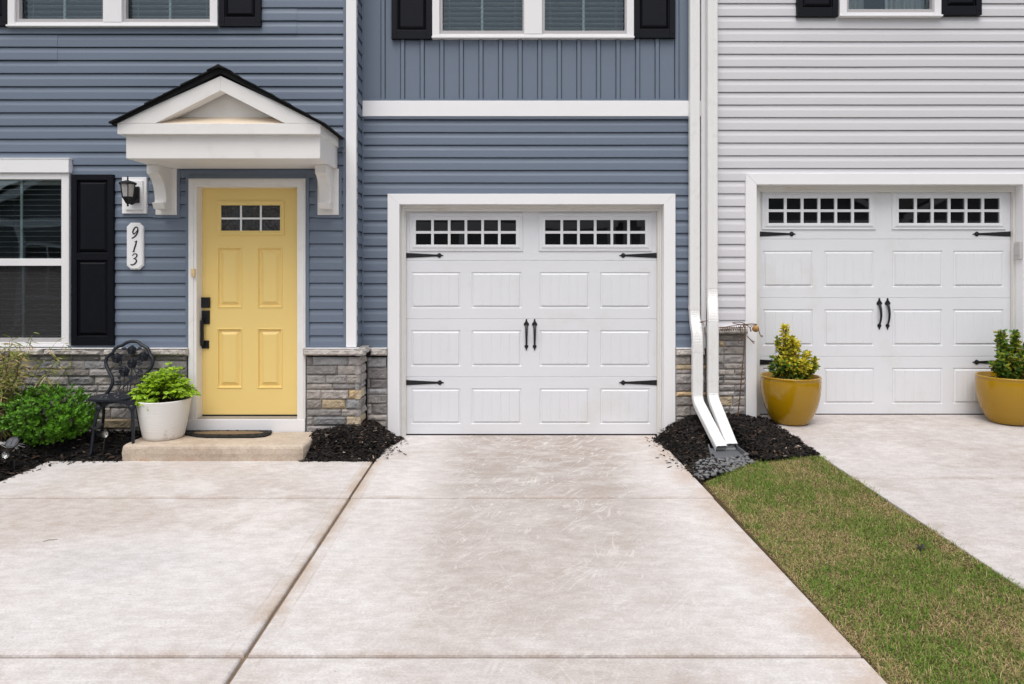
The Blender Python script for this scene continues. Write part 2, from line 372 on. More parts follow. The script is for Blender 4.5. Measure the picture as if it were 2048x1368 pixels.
# ------------------------------------------------------------------ siding
def siding(mb, u0, u1, z0, z1, holes, zline, mp, e=.12, d=.017, seams=(), amp=.0022, seed=0):
    k0 = math.floor((z0 - zline)/e) - 1; k1 = math.ceil((z1 - zline)/e) + 1
    prof = [(0,1.0),(.06,1.03),(.52,.93),(.60,.80),(.68,.58),(.78,.42),(.90,.30),(.952,.20),(.953,-.62),(1.0,-.66)]
    us = {u0, u1}
    for h in holes:
        for q in (h[0], h[2]):
            if u0 < q < u1: us.add(q)
    for q, *_ in seams: us.add(q)
    u = u0 + .35
    while u < u1: us.add(u); u += .35
    us = sorted(us)
    def wob(u, zl): return amp*mn.noise((u*.9+seed, zl*3.1, 1.3)), amp*.8*mn.noise((u*1.3, zl*2.2+seed, 7.7))
    for k in range(k0, k1):
        zl = zline + k*e
        for i in range(len(us)-1):
            ua, ub = us[i], us[i+1]; um = (ua+ub)/2
            spans = [(max(z0, zl), min(z1, zl+e))]
            for h in holes:
                if h[0] < um < h[2]:
                    ns = []
                    for a, b in spans:
                        if h[3] <= a or h[1] >= b: ns.append((a,b)); continue
                        if h[1] > a: ns.append((a, h[1]))
                        if h[3] < b: ns.append((h[3], b))
                    spans = ns
            off = 0
            for sq in seams:
                if sq[1] < zl + .03 < sq[2] and um < sq[0]: off = .0035
            for a, b in spans:
                if b - a < 1e-4: continue
                pts = []
                full = [(zl + q*e, w) for q, w in prof]
                for j, (z, w) in enumerate(full):
                    if a-1e-6 <= z <= b+1e-6: pts.append((z, w))
                    if j+1 < len(full):
                        z2, w2 = full[j+1]
                        for c in (a, b):
                            if z < c-1e-6 and c+1e-6 < z2: pts.append((c, w+(w2-w)*(c-z)/(z2-z)))
                pts.sort(key=lambda q: q[0])
                if abs(b-(zl+e)) < 1e-6: pts.append((zl+e, 1.0))
                if len(pts) < 2: continue
                vs = []
                for uu in (ua, ub):
                    dz, dw = wob(uu, zl); dz2, dw2 = wob(uu, zl+e)
                    for j, (z, w) in enumerate(pts):
                        last = (j == len(pts)-1 and abs(b-(zl+e)) < 1e-6)
                        fz = dz2 if z > zl+e*.94 else dz
                        edge = (abs(z-z0) < 1e-5 or abs(z-z1) < 1e-5)
                        vs.append(mp(uu, d*w + (dw2 if last else dw) + (off if not last else 0), z + (0 if edge else fz)))
                n = len(pts)
                mb.add(vs, [(j, n+j, n+j+1, j+1) for j in range(n-1)])
                for sq in seams:
                    if off and abs(ub-sq[0]) < 1e-6:
                        v2 = []
                        for j, (z, w) in enumerate(pts):
                            v2.append(mp(ub, d*w+off, z)); v2.append(mp(ub+.0015, d*w-.006, z))
                        mb.add(v2, [(2*j, 2*j+1, 2*j+3, 2*j+2) for j in range(n-1)])

def W(px0, py0, px1, py1, Y):       # pixel box -> (x0,z0,x1,z1)
    return (PX(px0, Y), PZ(py1, Y), PX(px1, Y), PZ(py0, Y))
front = lambda Y: (lambda u, w, z: (u, Y - w, z))

# windows: outer frame rectangles
W1 = W(-66, 347, 141, 692, YL-.02)
UPH = 1.58
def upwin(px0, px1, pyb, Y):
    x0, zb = PX(px0, Y), PZ(pyb, Y); return (x0, zb, PX(px1, Y), zb+UPH)
W2 = upwin(18, 437, 54, YL-.02); W3 = upwin(865, 1267, 77, YM-.02); W4 = upwin(1677, 1881, 34, YR-.02)
ins = lambda r, k=.02: (r[0]+k, r[1]+k, r[2]-k, r[3]-k)
DOOR = W(377, 357, 611, 863, YL-.03); DOOR = (DOOR[0], 0.0, DOOR[2], DOOR[3])
ZST_L = PZ(695, YL-.02); ZST_M = PZ(695, YM-.02); ZST_R = PZ(652, YR-.02)

s = MB()
siding(s, -6.6, XC-.01, ZST_L, ZTOP, [ins(W1), ins(W2), ins(DOOR)], 2.686, front(YL),
       seams=[(PX(117, YL), PZ(122, YL)-.01, PZ(70, YL)), (PX(595, YL), PZ(69, YL)-.01, PZ(18, YL))], seed=3)
siding(s, YL+.0, YM, ZST_L, ZTOP, [], 2.686, lambda u, w, z: (XC - .012 + w, u, z), seed=5)
s.build('siding', M['blue'], blue)

G1 = (PX(775, -.03), 0.0, PX(1351, -.03), PZ(388, -.03))
ZB0, ZB1 = PZ(233, -.025), PZ(201, -.025)
s = MB(); siding(s, XC, XS, ZST_M, ZB0+.01, [ins(G1, .01)], 2.917, front(YM), seed=9)
s.build('siding', M['blue'], blue)
s = MB()                                   # board and batten upper storey
hl = ins(W3); s.sheet_holes(XC, ZB1-.01, XS, ZTOP, YM+.012, [hl])
xcs = [PX(805.3 + 39.17*k, -.01) for k in range(-2, 16)]; xcs = [q for q in xcs if XC+.05 < q < XS-.02]
g_ = .0065; cur = XC
for xc in xcs + [None]:
    end = XS if xc is None else xc-.018-g_
    for (a, b, c, d) in rect_sub((cur, ZB1+.014, end, ZTOP), [W3]):
        if c-a > .004: s.box(a, c, YM-.004, YM+.011, b, d)
    if xc is None: break
    for (a, b, c, d) in rect_sub((xc-.018, ZB1+.014, xc+.018, ZTOP), [W3]):
        if c-a > .004: s.prism([(a, YM+.011), (a, YM-.013), (a+.004, YM-.019), (c-.004, YM-.019), (c, YM-.013), (c, YM+.011)], b, d, axis='z')
    cur = xc+.018+g_
s.box(XC, XS, YM-.026, YM-.003, ZB1-.004, ZB1+.016)
s.build('batten_siding', M['blue'], blue)

s = MB()
siding(s, XS+.03, 7.2, ZST_R, ZTOP, [ins(W4), (PX(1494, YR), 0, PX(2068, YR), PZ(348, YR))], 4.010, front(YR), d=.014, seed=21)
s.build('siding', M['grey'], greyh)

# added unseen shell behind the faces, keeps light from leaking in
s = MB(); s.box(-6.6, XS, .75, .95, -.3, ZTOP); s.box(-6.6, XC, -.2, .75, ZTOP-.02, ZTOP+.1); s.box(XC, XS, .02, .75, ZTOP-.02, ZTOP+.1); s.box(-6.75, -6.6, -.25, .95, -.3, ZTOP)
s.build('light_block_shell', M['room'], blue)
s = MB(); s.box(XS, 7.2, .75, .95, -.3, ZTOP); s.box(XS, 7.2, 0, .75, ZTOP-.02, ZTOP+.1); s.box(7.2, 7.35, -.05, .95, -.3, ZTOP)
s.build('light_block_shell', M['room'], greyh)

# ------------------------------------------------------------------ trims
s = MB(); s.box(PX(692, YL-.03), XC+.004, YL-.034, YL+.02, ZST_L+.004, ZTOP); s.build('corner_board', M['white'], blue, bevel=.003)
s = MB(); s.box(XC-.002, PX(727, YM-.01), YM-.02, YM+.02, ZST_M+.01, ZB0); s.box(XC-.002, PX(727, YM-.01), YM-.022, YM+.02, ZB1+.02, ZTOP)
s.build_each('inner_channel', M['blue'], blue, bevel=.002)
s = MB(); s.box(PX(725, YM-.03), XS-.012, YM-.036, YM+.01, ZB0, ZB1-.004); s.build('band_board', M['white'], blue, bevel=.003)
s = MB(); s.box(XC+.03, XS-.012, YM-.03, YM-.004, ZB0-.022, ZB0-.001); s.build('drip_channel', M['blue'], blue, bevel=.002)
s = MB(); s.box(PX(1401.5, YM-.03), PX(1411.5, YM-.03), YM-.045, YM+.02, PZ(696, YM-.03), ZTOP); s.build('corner_board', M['white'], blue, bevel=.003)
def jch(mb, r, w, y0, y1):          # channel ring left, top, right round rectangle r
    mb.box(r[0]-w, r[0]-.001, y0, y1, r[1], r[3]+w); mb.box(r[2]+.001, r[2]+w, y0, y1, r[1], r[3]+w); mb.box(r[0]-.001, r[2]+.001, y0, y1, r[3]+.001, r[3]+w)
s = MB(); jch(s, (DOOR[0], ZST_L+.005, DOOR[2], DOOR[3]), .03, YL-.026, YL+.01); s.build_each('door_channel', M['blue'], blue, bevel=.002)
s = MB(); jch(s, (PX(1349, 0)-5, 0, 0, 0), .0, 0, .001) if False else None
s.box(PX(692, YL-.01)-.022, PX(692, YL-.01)-.001, YL-.024, YL+.01, ZST_L+.005, ZTOP); s.box(DOOR[2]+.03, PX(692, YL)-.02, YL-.022, YL+.01, ZST_L, ZST_L+.02); s.box(-6.6, DOOR[0]-.03, YL-.022, YL+.01, ZST_L, ZST_L+.02)
s.box(PX(729, YM), G1[0]-.001, YM-.021, YM+.01, ZST_M, ZST_M+.02); s.box(G1[2]+.001, PX(1400, YM), YM-.021, YM+.01, ZST_M, ZST_M+.02)
s.build_each('starter_channel', M['blue'], blue, bevel=.002)

# ------------------------------------------------------------------ stone
TAN = [(.50,.37,.22), (.46,.37,.25), (.52,.43,.31)]
def scol(tan=False):
    if tan: b = random.choice(TAN); k = random.uniform(.9, 1.1)
    else:
        v = random.choice([.23,.27,.30,.32,.34,.37,.43]); b = (v*1.05, v*.985, v*.955); k = random.uniform(.9, 1.12)
        if random.random() < .28: b = (v*1.10, v*1.0, v*.92)
        elif random.random() < .15: b = (v*.97, v*.97, v*.98)
    return tuple(c*k for c in b)
def stone(mb, u0, u1, z0, z1, mp, dep=.045, col=None, gap=.0017, rough=1.0):
    col = col or scol(); sd = random.random()*100
    u0 += gap; u1 -= gap; z0 += gap; z1 -= gap
    if u1-u0 < .004 or z1-z0 < .004: return
    nu = max(3, min(26, int((u1-u0)/.014))); nz = max(3, min(12, int((z1-z0)/.013)))
    dep *= random.uniform(.82, 1.1); tu = random.uniform(-.05,.05); tz = random.uniform(-.06,.06)
    vs = []; cs = []
    for j in range(nz+1):
        for i in range(nu+1):
            fu, fz = i/nu, j/nz; u = u0+(u1-u0)*fu; z = z0+(z1-z0)*fz
            e = min(u-u0, u1-u, z-z0, z1-z)
            r_ = min(1, e/.0065); fall = math.sqrt(max(0, 1-(1-r_)**2))
            nn = mn.noise((u*16+sd, z*22, sd)); n2 = mn.noise((u*55, z*60+sd, sd*2))
            ridge = abs(mn.noise((u*9+sd*3, z*26+u*14, sd)))
            w = dep*(.72+.28*fall) + rough*(.010*nn + .006*n2 - .004*max(0, .22-ridge)*2)*fall + ((u-(u0+u1)/2)*tu + (z-(z0+z1)/2)*tz)*fall
            if i in (0, nu): u += rough*.0022*mn.noise((z*40, sd, 3))
            if j in (0, nz): z += rough*.0022*mn.noise((u*30, sd, 5))
            vs.append(mp(u, w, z)); k = 1 + .13*nn + .08*n2; cs.append(tuple(c*k for c in col))
    N = nu+1; fs = [(j*N+i, j*N+i+1, (j+1)*N+i+1, (j+1)*N+i) for j in range(nz) for i in range(nu)]
    ring = [i for i in range(N)] + [j*N+nu for j in range(1, nz+1)] + [nz*N+i for i in range(nu-1, -1, -1)] + [j*N for j in range(nz-1, 0, -1)]
    b = len(vs)
    for q in ring:
        fu, fz = (q % N)/nu, (q//N)/nz; vs.append(mp(u0+(u1-u0)*fu, -.002, z0+(z1-z0)*fz)); cs.append(tuple(c*.8 for c in col))
    m = len(ring)
    fs += [(ring[i], b+i, b+(i+1) % m, ring[(i+1) % m]) for i in range(m)]
    mb.add(vs, fs, cs)
def course(mb, rows, mp, ufun, zfun, dep=.045):
    for z_top, z_bot, joints, tans in rows:
        for i in range(len(joints)-1):
            stone(mb, ufun(joints[i]), ufun(joints[i+1]), zfun(z_bot), zfun(z_top), mp, dep, scol(i in tans))
def auto_joints(a, b, wmin, wmax):
    js = [a]
    while js[-1] < b - wmin: js.append(js[-1] + random.uniform(wmin, wmax))
    js[-1] = b
    if len(js) == 1: js.append(b)
    return js
def veneer(name, parent, backs, fn):
    s = MB(); fn(s); o = s.build(name, M['stone'], parent)
    b = MB()
    for bx in backs: b.box(*bx)
    b.build_each('mortar_bed', M['mortar'], o); return o

YSL = YL-.045
def left_stone(s):
    rr = [711,722,739,754,771,784,795,816,838,858,872]
    for i in range(len(rr)-1):
        js = auto_joints(-270 + random.uniform(-10, 10), 372, 24, 62)
        tans = {len(js)-3} if i == 6 else ({len(js)-5} if i == 8 else set())
        course(s, [(rr[i], rr[i+1], js, tans)], front(YL+.0), lambda p: PX(p, YSL), lambda p: PZ(p, YSL))
veneer('stone_veneer', blue, [(-5.95, DOOR[0]-.005, YL+.0, YL+.12, -.1, ZST_L-.02)], left_stone)

zx = lambda q: 570 + q/4.873; zy = lambda q: 660 + q/4.873
def mid_stone(s):
    rows = [(265,348,[205,262,612,752],{}),(349,438,[205,507,750],{}),(439,527,[205,387,600,752],{}),(528,584,[205,460,746],{}),
            (585,677,[205,348,617,745],{2}),(678,772,[205,355,590,748],{1}),(773,845,[205,548,752],{}),(846,932,[205,270,595,755],{2}),(935,1030,[205,490,540,760],{}),(1030,1090,[205,420,760],{})]
    xr = XC + .045
    course(s, rows, front(YL), lambda q: min(xr, PX(zx(q), YSL)) if q < 740 else xr, lambda q: PZ(zy(q), YSL))
    for (a, b, js, tn) in rows:
        cut = random.choice([[YL-.045, YM-.04], [YL-.045, YL+.08, YM-.04], [YL-.045, YL+.12, YM-.04]])
        for i in range(len(cut)-1):
            stone(s, cut[i], cut[i+1], PZ(zy(b), YSL), PZ(zy(a), YSL), lambda u, w, z: (XC + w, u, z), .045, scol(bool(tn) and i == 0 and 2 in tn))
    r2 = [(268,368,[795,985,1040],{}),(369,481,[795,1040],{}),(482,572,[795,830,1040],{}),(573,628,[795,1040],{}),(629,723,[795,1040],{}),
          (724,826,[795,843,1040],{}),(827,887,[795,1040],{}),(888,953,[795,1040],{}),(954,1040,[795,1040],{}),(1040,1100,[795,1040],{})]
    course(s, r2, front(YM), lambda q: min(PX(zx(q), YM-.045), G1[0]-.004) if q > 800 else XC+.05, lambda q: PZ(zy(q), YM-.045))
veneer('stone_veneer', blue, [(DOOR[2]+.012, XC, YL+.0, YL+.06, -.1, ZST_L-.02), (XC-.06, XC-.0, YL+.06, YM, -.1, ZST_L-.02), (XC, G1[0]-.002, YM, YM+.06, -.1, ZST_M-.02)], mid_stone)
def right_stone(s):
    rr = [(712,730,{}),(730,740,{0}),(740,748,{}),(748,768,{}),(768,784,{}),(784,793,{0,1}),(793,812,{}),(812,834,{}),(834,856,{1})]
    for a, b, tn in rr:
        course(s, [(a, b, random.choice([[1352.5,1414],[1352.5,1390,1414],[1352.5,1383,1414]]), tn)], front(YM), lambda p: max(PX(p, YM-.045), G1[2]+.003), lambda p: PZ(p, YM-.045))
veneer('stone_veneer', blue, [(G1[2]+.002, XS+.03, YM, YM+.06, -.1, ZST_M-.02)], right_stone)
def grey_stone(s):
    rr = [(668,682,{}),(682,694,{0}),(694,710,{}),(710,727,{}),(727,739,{}),(739,751,{}),(751,760,{}),(760,770,{}),(770,783,{}),(783,793,{}),(793,813,{1}),(813,834,{}),(834,850,{})]
    for a, b, tn in rr:
        js = random.choice([[1414,1460,1491.5],[1414,1448,1491.5],[1414,1437,1470,1491.5],[1414,1491.5]])
        if a == 793: js = [1414,1437,1466,1491.5]
        if a == 682: js = [1414,1437,1450,1491.5]; tn = {1}
        course(s, [(a, b, js, tn)], front(YR), lambda p: PX(p, YR-.045), lambda p: PZ(p, YR-.045))
veneer('stone_veneer', greyh, [(XS+.031, PX(1492.5, YR-.045), YR, YR+.06, -.1, ZST_R-.02)], grey_stone)

def far_stone(s):
    rr = [668,684,700,712,727,743,755,770,786,800,815,834,850]
    for a, b in zip(rr, rr[1:]):
        js = auto_joints(2071 + random.uniform(0, 4), 2500, 24, 62)
        course(s, [(a, b, js, {4} if a in (727, 800) else set())], front(YR), lambda p: max(PX(2069.5, YR-.036)+.003, PX(p, YR-.045)), lambda p: PZ(p, YR-.045))
veneer('stone_veneer', greyh, [(PX(2069, YR-.036)+.01, 7.0, YR, YR+.06, -.1, ZST_R-.02)], far_stone)

def capstone(mb, x0, x1, Y, z0, z1, proj=.09):
    col = (random.uniform(.44,.52),)*3; col = (col[0]*1.03, col[1]*.955, col[2]*.89)
    stone(mb, x0, x1, z0, z1, front(Y), proj, col, .001, 1.6)
    mb.quad((x0+.003, Y-proj*.92, z1-.004), (x1-.003, Y-proj*.92, z1-.004), (x1-.003, Y, z1-.003), (x0+.003, Y, z1-.003), col)
s = MB(); zt, zb = PZ(697.5, YL-.09), PZ(711.5, YL-.09)
js = [PX(q, YL-.09) for q in (-250, -130, -40, 83, 205, 290, 372)]
for i in range(6): capstone(s, js[i], js[i+1], YL, zb, zt)
s.build('ledge', M['cap'], blue)
s = MB(); capstone(s, PX(604, YL-.09), XC+.09, YL, zb, zt)
stone(s, YL-.09, YM-.085, zb, zt, lambda u, w, z: (XC+w, u, z), .085, (.40,.38,.36), .001, 1.5)
s.quad((XC, YL, zt-.004), (XC+.08, YL-.08, zt-.004), (XC+.08, YM, zt-.004), (XC, YM, zt-.004), (.4,.38,.36))
zt2, zb2 = PZ(697.5, YM-.08), PZ(711.5, YM-.08)
capstone(s, XC+.087, G1[0]-.004, YM, zb2, zt2, .08); s.build('ledge', M['cap'], blue)
s = MB(); capstone(s, G1[2]+.004, PX(1412, YM-.08), YM, zb2, zt2, .08); s.build('ledge', M['cap'], blue)
s = MB(); capstone(s, PX(1412.5, YR-.08), PX(1497, YR-.08), YR, PZ(668, YR-.08), PZ(654, YR-.08), .08); s.build('ledge', M['cap'], greyh)
s = MB(); fx = PX(2069.5, YR-.036)+.004
for k in range(3): capstone(s, fx+k*.72, fx+k*.72+.718, YR, PZ(668, YR-.08), PZ(654, YR-.08), .08)
s.build('ledge', M['cap'], greyh)
s = MB(); s.box(-5.95, DOOR[0]-.006, YL-.07, YL+.0, zt-.002, ZST_L-.001); s.box(DOOR[2]+.006, XC+.03, YL-.07, YL+.0, zt-.002, ZST_L-.001)
s.box(XC+.032, G1[0]-.003, YM-.06, YM, zt2-.002, ZST_M-.001); s.box(G1[2]+.003, PX(1401, YM), YM-.06, YM, zt2-.002, ZST_M-.001)
s.build_each('flashing', M['white'], blue, bevel=.002)
s = MB(); s.box(XS+.04, PX(1491, YR-.05), YR-.05, YR, PZ(654, YR-.08), ZST_R); s.build_each('flashing', M['white'], greyh, bevel=.002)

# ------------------------------------------------------------------ windows
def slats(mb, x0, x1, z0, z1, y, tilt=.12, pitch=.0486):
    z = z1 - .03; k = 0
    while z > z0 + .01:
        dz = random.uniform(-.002, .002); tl = tilt + random.uniform(-.03,.03); sag = random.uniform(-.002,.002)
        a = (x0, y-.024, z-tl*.024+dz); b = (x1, y-.024, z-tl*.024+dz+sag); c = (x1, y+.024, z+tl*.024+dz+sag); d_ = (x0, y+.024, z+tl*.024+dz)
        mb.add([a,b,c,d_]+[(q[0],q[1],q[2]+.0022) for q in (a,b,c,d_)], [(0,3,2,1),(4,5,6,7),(0,1,5,4),(1,2,6,5),(2,3,7,6),(3,0,4,7)])
        z -= pitch; k += 1
    for f in (.10, .9): mb.box(x0+(x1-x0)*f-.001, x0+(x1-x0)*f+.001, y-.026, y-.024, z0+.01, z1)
    mb.box(x0, x1, y-.025, y+.025, z1-.035, z1-.005); mb.box(x0, x1, y-.02, y+.02, z0+.006, z0+.018)
def window(parent, r, Y, nsash, head=False, curtain=False, label=None):
    x0, z0, x1, z1 = r; fw = .068; mull = .17
    yf = Y-.045
    f = MB()
    f.box(x0, x0+fw, yf, Y+.10, z0+.012, z1); f.box(x1-fw, x1, yf, Y+.10, z0+.012, z1); f.box(x0+fw, x1-fw, yf, Y+.10, z1-.055, z1)
    f.box(x0-.004, x1+.004, yf-.012, Y+.10, z0-.006, z0+.012); f.box(x0+fw, x1-fw, yf+.002, Y+.10, z0+.0125, z0+.036)
    bays = [(x0+fw, x1-fw)]
    if nsash == 2:
        xm = (x0+x1)/2; f.box(xm-mull/2, xm+mull/2, yf-.001, Y+.10, z0+.036, z1-.055); bays = [(x0+fw, xm-mull/2), (xm+mull/2, x1-fw)]
    zm = z0 + (z1-z0)*.485
    for a, b in bays: f.box(a, b, yf+.012, Y+.09, zm-.032, zm+.034)
    w = f.build('window', M['vinyl'], parent, bevel=.003)
    if label: w['label'] = label
    for a, b in bays:
        sf = MB(); g = .03; lo = z0+.036
        sf.box(a, a+g*.9, yf+.022, Y+.02, lo+.036, zm-.032); sf.box(b-g*.45, b, yf+.022, Y+.02, lo+.036, zm-.032); sf.box(a, b, yf+.018, Y+.02, lo, lo+.036)
        sf.build('sash', M['sash'], w, bevel=.002)
        p = MB(); p.quad((a+.002, Y+.032, lo), (b-.002, Y+.032, lo), (b-.002, Y+.032, zm-.02), (a+.002, Y+.032, zm-.02))
        p.build('pane', M['glassl' if head else 'glass'], w)
        p = MB(); p.quad((a+.002, Y+.010, zm+.02), (b-.002, Y+.010, zm+.02), (b-.002, Y+.010, z1-.05), (a+.002, Y+.010, z1-.05))
        p.build('pane', M['glassl' if head else 'glass'], w)
        if not head:
            pass
        sm = MB(); sm.quad((a+.02, Y+.004, lo+.03), (b-.01, Y+.004, lo+.03), (b-.01, Y+.004, zm-.03), (a+.02, Y+.004, zm-.03))
        if head: sm.build('insect_screen', M['screen'], w)
        mu = MB(); xm = (a+b)/2; mu.box(xm-.011, xm+.011, Y+.036, Y+.044, lo+.03, zm-.03); mu.box(xm-.011, xm+.011, Y+.014, Y+.022, zm+.03, z1-.05)
        mu.build_each('muntin', M['muntin'], w)
        if curtain:
            c = MB(); n = 60
            for (ca, cb) in ((a+.0, a+.30*(b-a)), (a+.58*(b-a), b)):
                vs = []
                for i in range(n+1):
                    u = ca+(cb-ca)*i/n; yy = Y+.14+.018*math.sin(i*.9)+.008*math.sin(i*.37)
                    vs += [(u, yy, lo+.02), (u, yy, z1-.06)]
                c.add(vs, [(2*i, 2*i+2, 2*i+3, 2*i+1) for i in range(n)])
            c.build_each('curtain', M['curtain'], w, smooth=True)
        else:
            c = MB(); slats(c, a+.004, b-.004, lo+.012, z1-.055, Y+.105, .02 if head else -.10); c.build('blind', M['blind'], w)
    rm = MB(); q = .55; rm.add([(x0+.01,Y+.101,z0+.01),(x1-.01,Y+.101,z0+.01),(x1-.01,Y+.101,z1-.01),(x0+.01,Y+.101,z1-.01),(x0+.01,Y+q,z0+.01),(x1-.01,Y+q,z0+.01),(x1-.01,Y+q,z1-.01),(x0+.01,Y+q,z1-.01)],
        [(0,1,5,4),(1,2,6,5),(2,3,7,6),(3,0,4,7),(4,5,6,7)]); rm.build_each('dark_room_box', M['room'], w)  # dark box behind the window, the unlit interior put into its colour
    if head:
        h = MB(); h.box(x0-.012, x1+.012, Y-.066, Y+.0, z1+.002, z1+.125); h.box(x0-.02, x1+.02, Y-.07, Y, z1+.1255, z1+.135); h.build('head_trim', M['white'], w, bevel=.003)
    return w
def shutter(parent, x0, x1, z0, z1, Y, zmid=None):
    s = MB(); st = .052; y = Y-.018; zmid = zmid or (z0+z1)/2
    rl = [(z0, z0+.085), (zmid-.032, zmid+.032), (z1-.05, z1)]
    s.box(x0, x0+st, y-.03, Y, z0, z1); s.box(x1-st, x1, y-.03, Y, z0, z1)
    for a, b in rl: s.box(x0+st, x1-st, y-.0285, Y, a, b)
    for a, b in ((rl[0][1], rl[1][0]), (rl[1][1], rl[2][0])):
        s.rings(x0+st, a, x1-st, b, [(0, y-.006), (.008, y-.004), (.034, y-.026), (.036, y-.026)])
    o = s.build('shutter', M['shutter'], parent, bevel=.0025)
    k = MB()
    for xx in (x0+.02, x1-.02):
        for zz in (z0+.045, z1-.025): k.lathe([(.006, 0), (.006, .003), (.003, .005)], (xx, y-.03, zz), 10, ax=rot_to((0,-1,0)), cap1=True)
    k.build_each('screw', M['shutter'], o)
w1 = window(blue, W1, YL, 1, head=True)
w2 = window(blue, W2, YL, 2); w3 = window(blue, W3, YM, 2); w4 = window(greyh, W4, YR, 1, curtain=True)
def sh(parent, px0, px1, py0, py1, Y, mid=None):
    shutter(parent, PX(px0, Y-.04), PX(px1, Y-.04), PZ(py1, Y-.04), PZ(py0, Y-.04) if py0 is not None else PZ(py1, Y-.04)+1.57, Y, PZ(mid, Y-.04) if mid else None)
sh(blue, 143, 227, 349, 691, YL, 513); sh(blue, -150, -67, 349, 691, YL, 513)
sh(blue, 438, 522, None, 53, YL); sh(blue, -67, 16, None, 52, YL)
sh(blue, 783, 864, None, 78, YM); sh(blue, 1268, 1350, None, 76, YM)
sh(greyh, 1594, 1676, None, 33, YR); sh(greyh, 1882, 1963, None, 30, YR)

# ------------------------------------------------------------------ front door
YD = -.17
dx0, dx1, dz0, dz1 = PX(400, YD), PX(597, YD), PZ(829, YD), PZ(375, YD)
def drect(a, b, c, d): return (PX(a, YD), PZ(d, YD), PX(c, YD), PZ(b, YD))
pan = [drect(434,494,484.5,616), drect(514.5,494,565,616), drect(434,656,484.5,777), drect(514.5,656,565,777)]
lite = drect(434,402,569,470)
s = MB(); s.sheet_holes(dx0, dz0, dx1, dz1, YD, pan+[lite])
for r in pan:
    s.rings(*r, [(0, YD), (.004, YD-.006), (.011, YD-.006), (.018, YD+.012), (.028, YD+.014), (.034, YD+.012), (.060, YD-.004), (.064, YD-.004)])
s.rings(*lite, [(0, YD), (.002, YD-.012), (.020, YD-.014), (.032, YD-.006), (.040, YD-.004), (.040, YD+.006), (.05, YD+.006)])
s.box(dx0, dx1, YD+.016, YD+.045, dz0, dz1)
door = s.build('front_door', M['yellow'], blue)
g = drect(442.5,411,561.5,463)
s = MB(); s.quad((g[0],YD+.001,g[1]),(g[2],YD+.001,g[1]),(g[2],YD+.001,g[3]),(g[0],YD+.001,g[3])); s.build('pane', M['lglass'], door)
s = MB(); mw = .0085
for f in (1/3, 2/3): s.box(g[0]+(g[2]-g[0])*f-mw, g[0]+(g[2]-g[0])*f+mw, YD-.003, YD+.0005, g[1], g[3])
zm = (g[1]+g[3])/2; s.box(g[0], g[2], YD-.0024, YD+.0004, zm-mw, zm+mw); s.build('muntin', M['white'], door)
s = MB(); r = drect(403.5,594.5,421,615.5); s.box(r[0], r[2], YD-.024, YD+.002, r[1], r[3]); s.build('deadbolt', M['hard'], door, bevel=.003)
s = MB(); r = drect(404,621,420,648); s.box(r[0], r[2], YD-.014, YD+.002, r[1], r[3]); s.box(r[0]+.02, r[0]+.045, YD-.05, YD-.014, r[3]-.06, r[3]-.05)
q = drect(405.5,640,411,690); s.box(q[0], q[2], YD-.052, YD-.032, q[1], q[3]); s.box(q[0], q[2], YD-.032, YD-.012, q[3]-.03, q[3])
q2 = drect(404.5,681,418.5,697); s.box(q2[0], q2[2], YD-.012, YD+.002, q2[1], q2[3]); s.box(q[0]+.001, q[2]-.001, YD-.034, YD-.011, q2[1]+.02, q2[1]+.05)
s.build('handle', M['hard'], door, bevel=.0025)
# frame
fx0, fx1, fz1 = DOOR[0], DOOR[2], DOOR[3]
zs = PZ(838, YL-.03)
s = MB(); yb = YL-.035
for a, b in ((fx0, fx0+.075), (fx1-.075, fx1)):
    s.box(a, b, yb, YD+.05, zs, fz1 - .0755)
s.box(fx0, fx1, yb, YD+.05, fz1-.075, fz1)
s.box(fx0+.012, fx0+.05, yb-.008, yb+.001, zs, fz1-.045); s.box(fx1-.05, fx1-.012, yb-.008, yb+.001, zs, fz1-.045); s.box(fx0+.012, fx1-.012, yb-.008, yb+.001, fz1-.045, fz1-.012)
s.box(fx0+.0755, dx0-.002, YD-.03, YD+.05, dz0-.03, fz1-.076); s.box(dx1+.002, fx1-.0755, YD-.03, YD+.05, dz0-.03, fz1-.076); s.box(dx0-.002, dx1+.002, YD-.03, YD+.05, dz1+.002, fz1-.0755)
fr = s.build('door_frame', M['cream'], blue, bevel=.0025)
s = MB(); s.box(dx0-.012, dx1+.012, YL-.03, YD+.06, zs+.004, dz0-.016); s.build('threshold', M['alum'], fr, bevel=.003)
s = MB(); s.box(dx0, dx1, YD-.002, YD+.03, dz0-.0155, dz0-.001); s.build('dark_gap_strip', M['hard'], fr)  # black strip drawn for the dark gap under the door
s = MB(); s.box(fx0-.012, fx1-.002, YL-.045, YL+.1, .1, zs); s.build('kick_board', M['white'], fr, bevel=.003)

